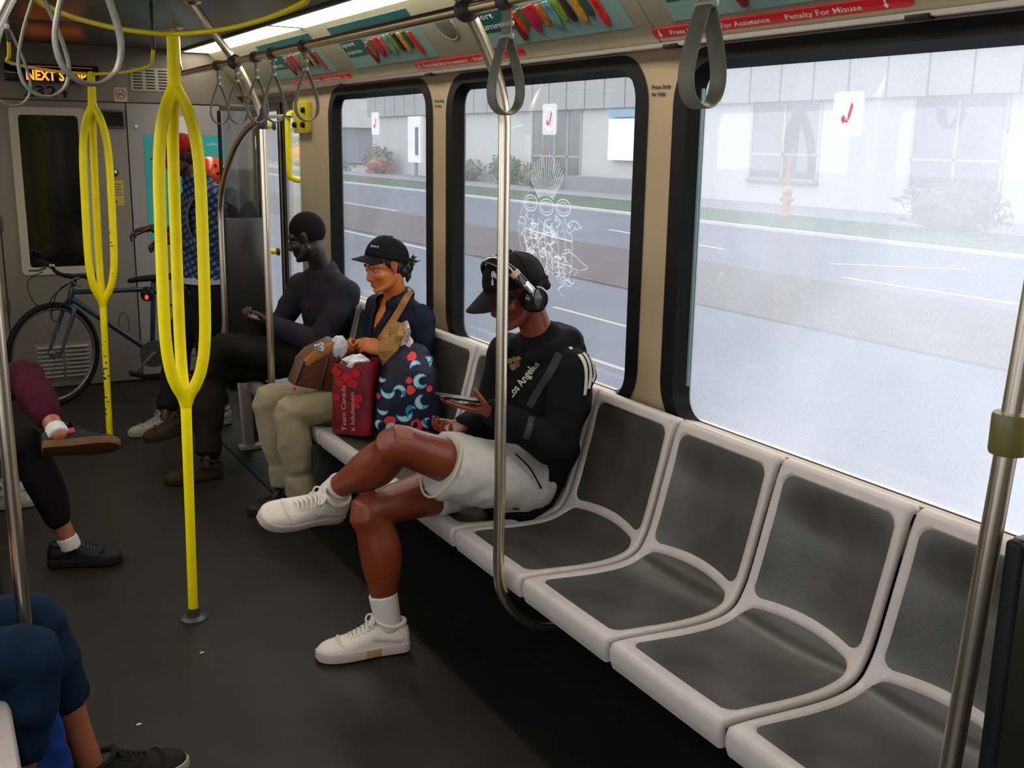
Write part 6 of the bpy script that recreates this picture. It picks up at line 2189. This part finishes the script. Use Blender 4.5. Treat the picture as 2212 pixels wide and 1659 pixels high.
strip('ground', -80, 120, GZ - 0.16, mat('earth', (0.18, 0.18, 0.17), 0.9), 0.1, -80, 300)
strip('road_near', 2.3, 10.15, GZ, M_road)
strip('median_pavers', 10.15, 13.9, GZ + 0.03, M_brick)
strip('road_far', 13.9, 21.2, GZ, M_road)
strip('lawn', 21.45, 26.3, GZ + 0.06, M_grass)
strip('sidewalk', 26.3, 31.0, GZ + 0.06, M_walk)
strip('trim_3', 21.2, 21.45, GZ + 0.08, M_kerb)
strip('trim_4', 10.05, 10.15, GZ + 0.03, M_brick)
strip('platform_left', -30, -0.75, -0.1, M_walk, 0.5)
for x, y0, y1, w_ in ((14.7, 8, 14, .14), (15.1, 2, 9.5, .12), (7.9, 10.5, 13.0, .08), (6.3, 8.2, 10.5, .08), (14.3, 34, 41, .2), (9.7, 20, 28, .15)):
    tag(build('road_marking', G().box2((x, y0, GZ), (x + w_, y1, GZ + 0.006)), M_line), kind='structure')
for p in (((15.9, 20.2), (18.9, 24.2)), ((16.2, 19.0), (16.9, 24.8)), ((18.2, 13.9), (16.3, 15.8))):
    a, b = V((*p[0], GZ + 0.006)), V((*p[1], GZ + 0.006))
    d = (b - a).normalized()
    n_ = V((-d.y, d.x, 0)) * 0.10
    tag(build('road_marking', G().add([a + n_, a - n_, b - n_, b + n_], [(0, 1, 2, 3)]), M_line), kind='structure')

# long pale building across the road
XF = 31.0
bd = thing('building', 'long pale building with a grey ribbed roof band across the road', 'building', (XF + 4, 36, GZ))
build('wall', G().box2((XF, -8, GZ), (XF + 10, 78, 3.55)), M_fac, bd)
for k in range(48):
    y0 = -8.4 + k * 1.81
    build('fascia_panel', G().box2((XF - 0.25, y0 + 0.05, 3.55), (XF + 0.2, y0 + 1.76, 6.1)), M_fascia, bd)
build('roof_slab', G().box2((XF - 0.10, -8.4, 3.57), (XF + 10, 78.4, 6.05)), M_fascia, bd)
wins = [(48.3, 50.9, -0.1, 3.5), (51.0, 53.4, -0.1, 3.5), (31.1, 35.0, 0.45, 3.5), (22.9, 26.6, 0.35, 3.5), (62.0, 64.8, -0.3, 3.5), (8.0, 11.5, 0.4, 3.5)]
for y0, y1, z0, z1 in wins:
    fm = G()
    for a in (0, 0.5, 1):
        yy = y0 + (y1 - y0) * a
        fm.box2((XF - 0.06, yy - 0.06, z0), (XF + 0.02, yy + 0.06, z1))
    for z in (z0, z0 + (z1 - z0) * 0.33, z1):
        fm.box2((XF - 0.06, y0, z - 0.05), (XF + 0.02, y1, z + 0.05))
    wo = build('window', fm, M_fascia, bd)
    build('pane', G().box2((XF - 0.03, y0, z0), (XF + 0.01, y1, z1)), M_wing, wo)
    build('sill', G().box2((XF - 0.16, y0 - 0.1, z0 - 0.14), (XF, y1 + 0.1, z0 - 0.02)), mat('brown_sill', (0.22, 0.17, 0.14), 0.7), wo)
build('planter', G().box2((XF - 1.7, 40.0, GZ), (XF - 0.6, 47.5, GZ + 0.75)), M_walk, bd)
t = thing('banner', 'white vertical banner sign with a blue header on the pale building', 'sign', (XF - 0.3, 44.0, 2))
build('board', G().box2((XF - 0.34, 43.0, 1.0), (XF - 0.26, 45.3, 3.0)), mat('banner_white', (0.78, 0.76, 0.74), 0.6), t)
build('header', G().box2((XF - 0.34, 43.0, 3.10), (XF - 0.26, 45.3, 3.45)), mat('banner_blue', (0.16, 0.30, 0.45), 0.6), t)
t = thing('totem_sign', 'tall narrow sign with a dark blue stripe near the far building end', 'sign', (29.4, 65, GZ))
build('board', G().box2((29.3, 65.2, 0.4), (29.5, 67.3, 3.4)), mat('banner_white', (0.78, 0.76, 0.74), 0.6), t)
build('stripe', G().box2((29.24, 65.6, 0.9), (29.3, 66.0, 2.7)), mat('stripe_blue', (0.05, 0.09, 0.17), 0.5), t)
build('post', G().box2((29.35, 66.0, GZ), (29.45, 66.4, 0.4)), M_walk, t)
M_orange = mat('rust_orange', (0.40, 0.20, 0.12), 0.7)
for x, y, lab in ((29.6, 43.7 + 6.2, 'small rust coloured fire hydrant before the pale building, seen in the middle window'),
                  (25.8, 27.2, 'rust coloured hydrant on the lawn edge, seen in the scratched window')):
    t = thing('hydrant', lab, 'hydrant', (x, y, GZ))
    build('barrel', G().lathe([(0.20, 0), (0.20, .08), (0.14, .1), (0.14, .75), (0.19, .78), (0.17, .9), (0.06, .98), (0.05, 1.05)], (x, y, GZ + 0.06), Z, 14), M_orange, t)
    build('marker_rod', G().limb([(x, y, GZ + 1.0), (x, y, GZ + 2.1)], [0.05], n=1, seg=8), M_orange, t)
    for d in (-1, 1):
        build('nozzle', G().lathe([(0.08, 0), (0.08, .12), (0.05, .14)], (x, y + d * 0.13, GZ + 0.62), Y * d, 10), M_orange, t)

# far grey block, street sign and autumn tree seen in the farthest window
b2 = thing('building', 'dark grey low block with a pale roof far down the street', 'building', (44, 122, GZ))
build('wall', G().box2((40, 112, GZ), (58, 140, 3.2)), mat('dark_block', (0.16, 0.17, 0.19), 0.8), b2)
build('roof_slab', G().box2((39.5, 111.5, 3.2), (58.5, 140.5, 6.2)), M_fac, b2)
t = thing('street_sign', 'white street sign on a thin post far down the street', 'sign', (34, 106, GZ))
build('post', G().limb([(34, 106, GZ), (34, 106, 2.2)], [0.10], n=1, seg=8), M_walk, t)
build('board', G().box2((33.95, 105.0, 2.1), (34.05, 107.2, 2.5)), M_fac, t)


def shrub(name, c, r, m, lab, n=420, seed=1, group='shrubs along the building', leaf=0.16, trunk=True):
    rn = random.Random(seed)
    g = G()
    for i in range(n):
        d = V((rn.gauss(0, 1), rn.gauss(0, 1), rn.gauss(0, 1))).normalized()
        k = rn.uniform(0.55, 1.0) * (1 + 0.18 * noise.noise(d * 2 + V((seed, 0, 0))))
        p = V(c) + V((d.x * r[0] * k, d.y * r[1] * k, max(-0.8, d.z) * r[2] * k))
        u = V((rn.gauss(0, 1), rn.gauss(0, 1), rn.gauss(0, 1))).normalized()
        w_ = u.orthogonal().normalized()
        L = leaf * rn.uniform(.7, 1.4)
        g.add([p - u * L, p + w_ * L * .45, p + u * L, p - w_ * L * .45], [(0, 1, 2, 3)])
    t = thing(name, lab, 'tree' if 'tree' in name else 'shrub', (c[0], c[1], GZ), group)
    build('foliage', g, m, t, smooth=0)
    core = G().ell(c, (r[0] * .72, r[1] * .72, r[2] * .72), nu=12, nv=8)
    build('inner_foliage', core, m, t)
    build('stem', G().limb([(c[0], c[1], GZ), (c[0], c[1], c[2])], [0.07], n=1, seg=8), mat('bark', (0.10, 0.08, 0.06), 0.9), t)


M_leaf = mat('green_leaves', (0.09, 0.13, 0.08), 0.8, var=0.3, vs=3)
M_leafd = mat('grey_green_leaves', (0.13, 0.14, 0.11), 0.8, var=0.3, vs=3)
shr = [((29.8, 74.0, 0.35), (0.8, 2.6, 1.2), M_leafd, 'rounded grey-green bush in the farthest window'),
       ((29.4, 84.5, -0.15), (0.8, 7.0, 0.55), M_leaf, 'low green hedge at the foot of the far building corner'),
       ((29.7, 59.8, 0.05), (0.7, 3.4, 0.75), M_leaf, 'low green bush left of the steel pole in the middle window'),
       ((29.7, 54.2, 0.25), (0.7, 1.7, 1.0), M_leaf, 'green bush behind the scratched drawing'),
       ((29.7, 51.2, 0.0), (0.7, 0.9, 0.75), M_leafd, 'dull bush below the double glass door'),
       ((28.6, 48.3, -0.05), (0.5, 1.1, 0.7), M_leaf, 'dark bush beside the planter wall'),
       ((25.4, 20.2, 0.1), (0.8, 1.9, 0.95), M_leafd, 'hazy bush in the middle of the scratched window'),
       ((25.2, 16.4, -0.15), (0.7, 0.9, 0.55), M_leafd, 'small hazy bush right of the reflected yellow bars')]
for k, (c, r, m, lab) in enumerate(shr):
    shrub('shrub', c, r, m, lab, seed=k + 1)
shrub('autumn_tree', (30.8, 95.0, 0.3), (1.2, 2.2, 1.3), mat('autumn_leaves', (0.60, 0.30, 0.03), 0.8, var=0.35, vs=1.5), 'small orange and yellow autumn tree far down the street', 420, 21, None)
for k, (x, y, r) in enumerate(((62, 165, 7), (70, 185, 8), (58, 200, 7))):
    shrub('tree', (x, y, 6.5), (r, r, 5), M_leafd, ['green tree left behind the far block', 'tall green tree behind the far block', 'distant green tree beyond the far block'][k], 500, 31 + k, 'far trees', 0.6)
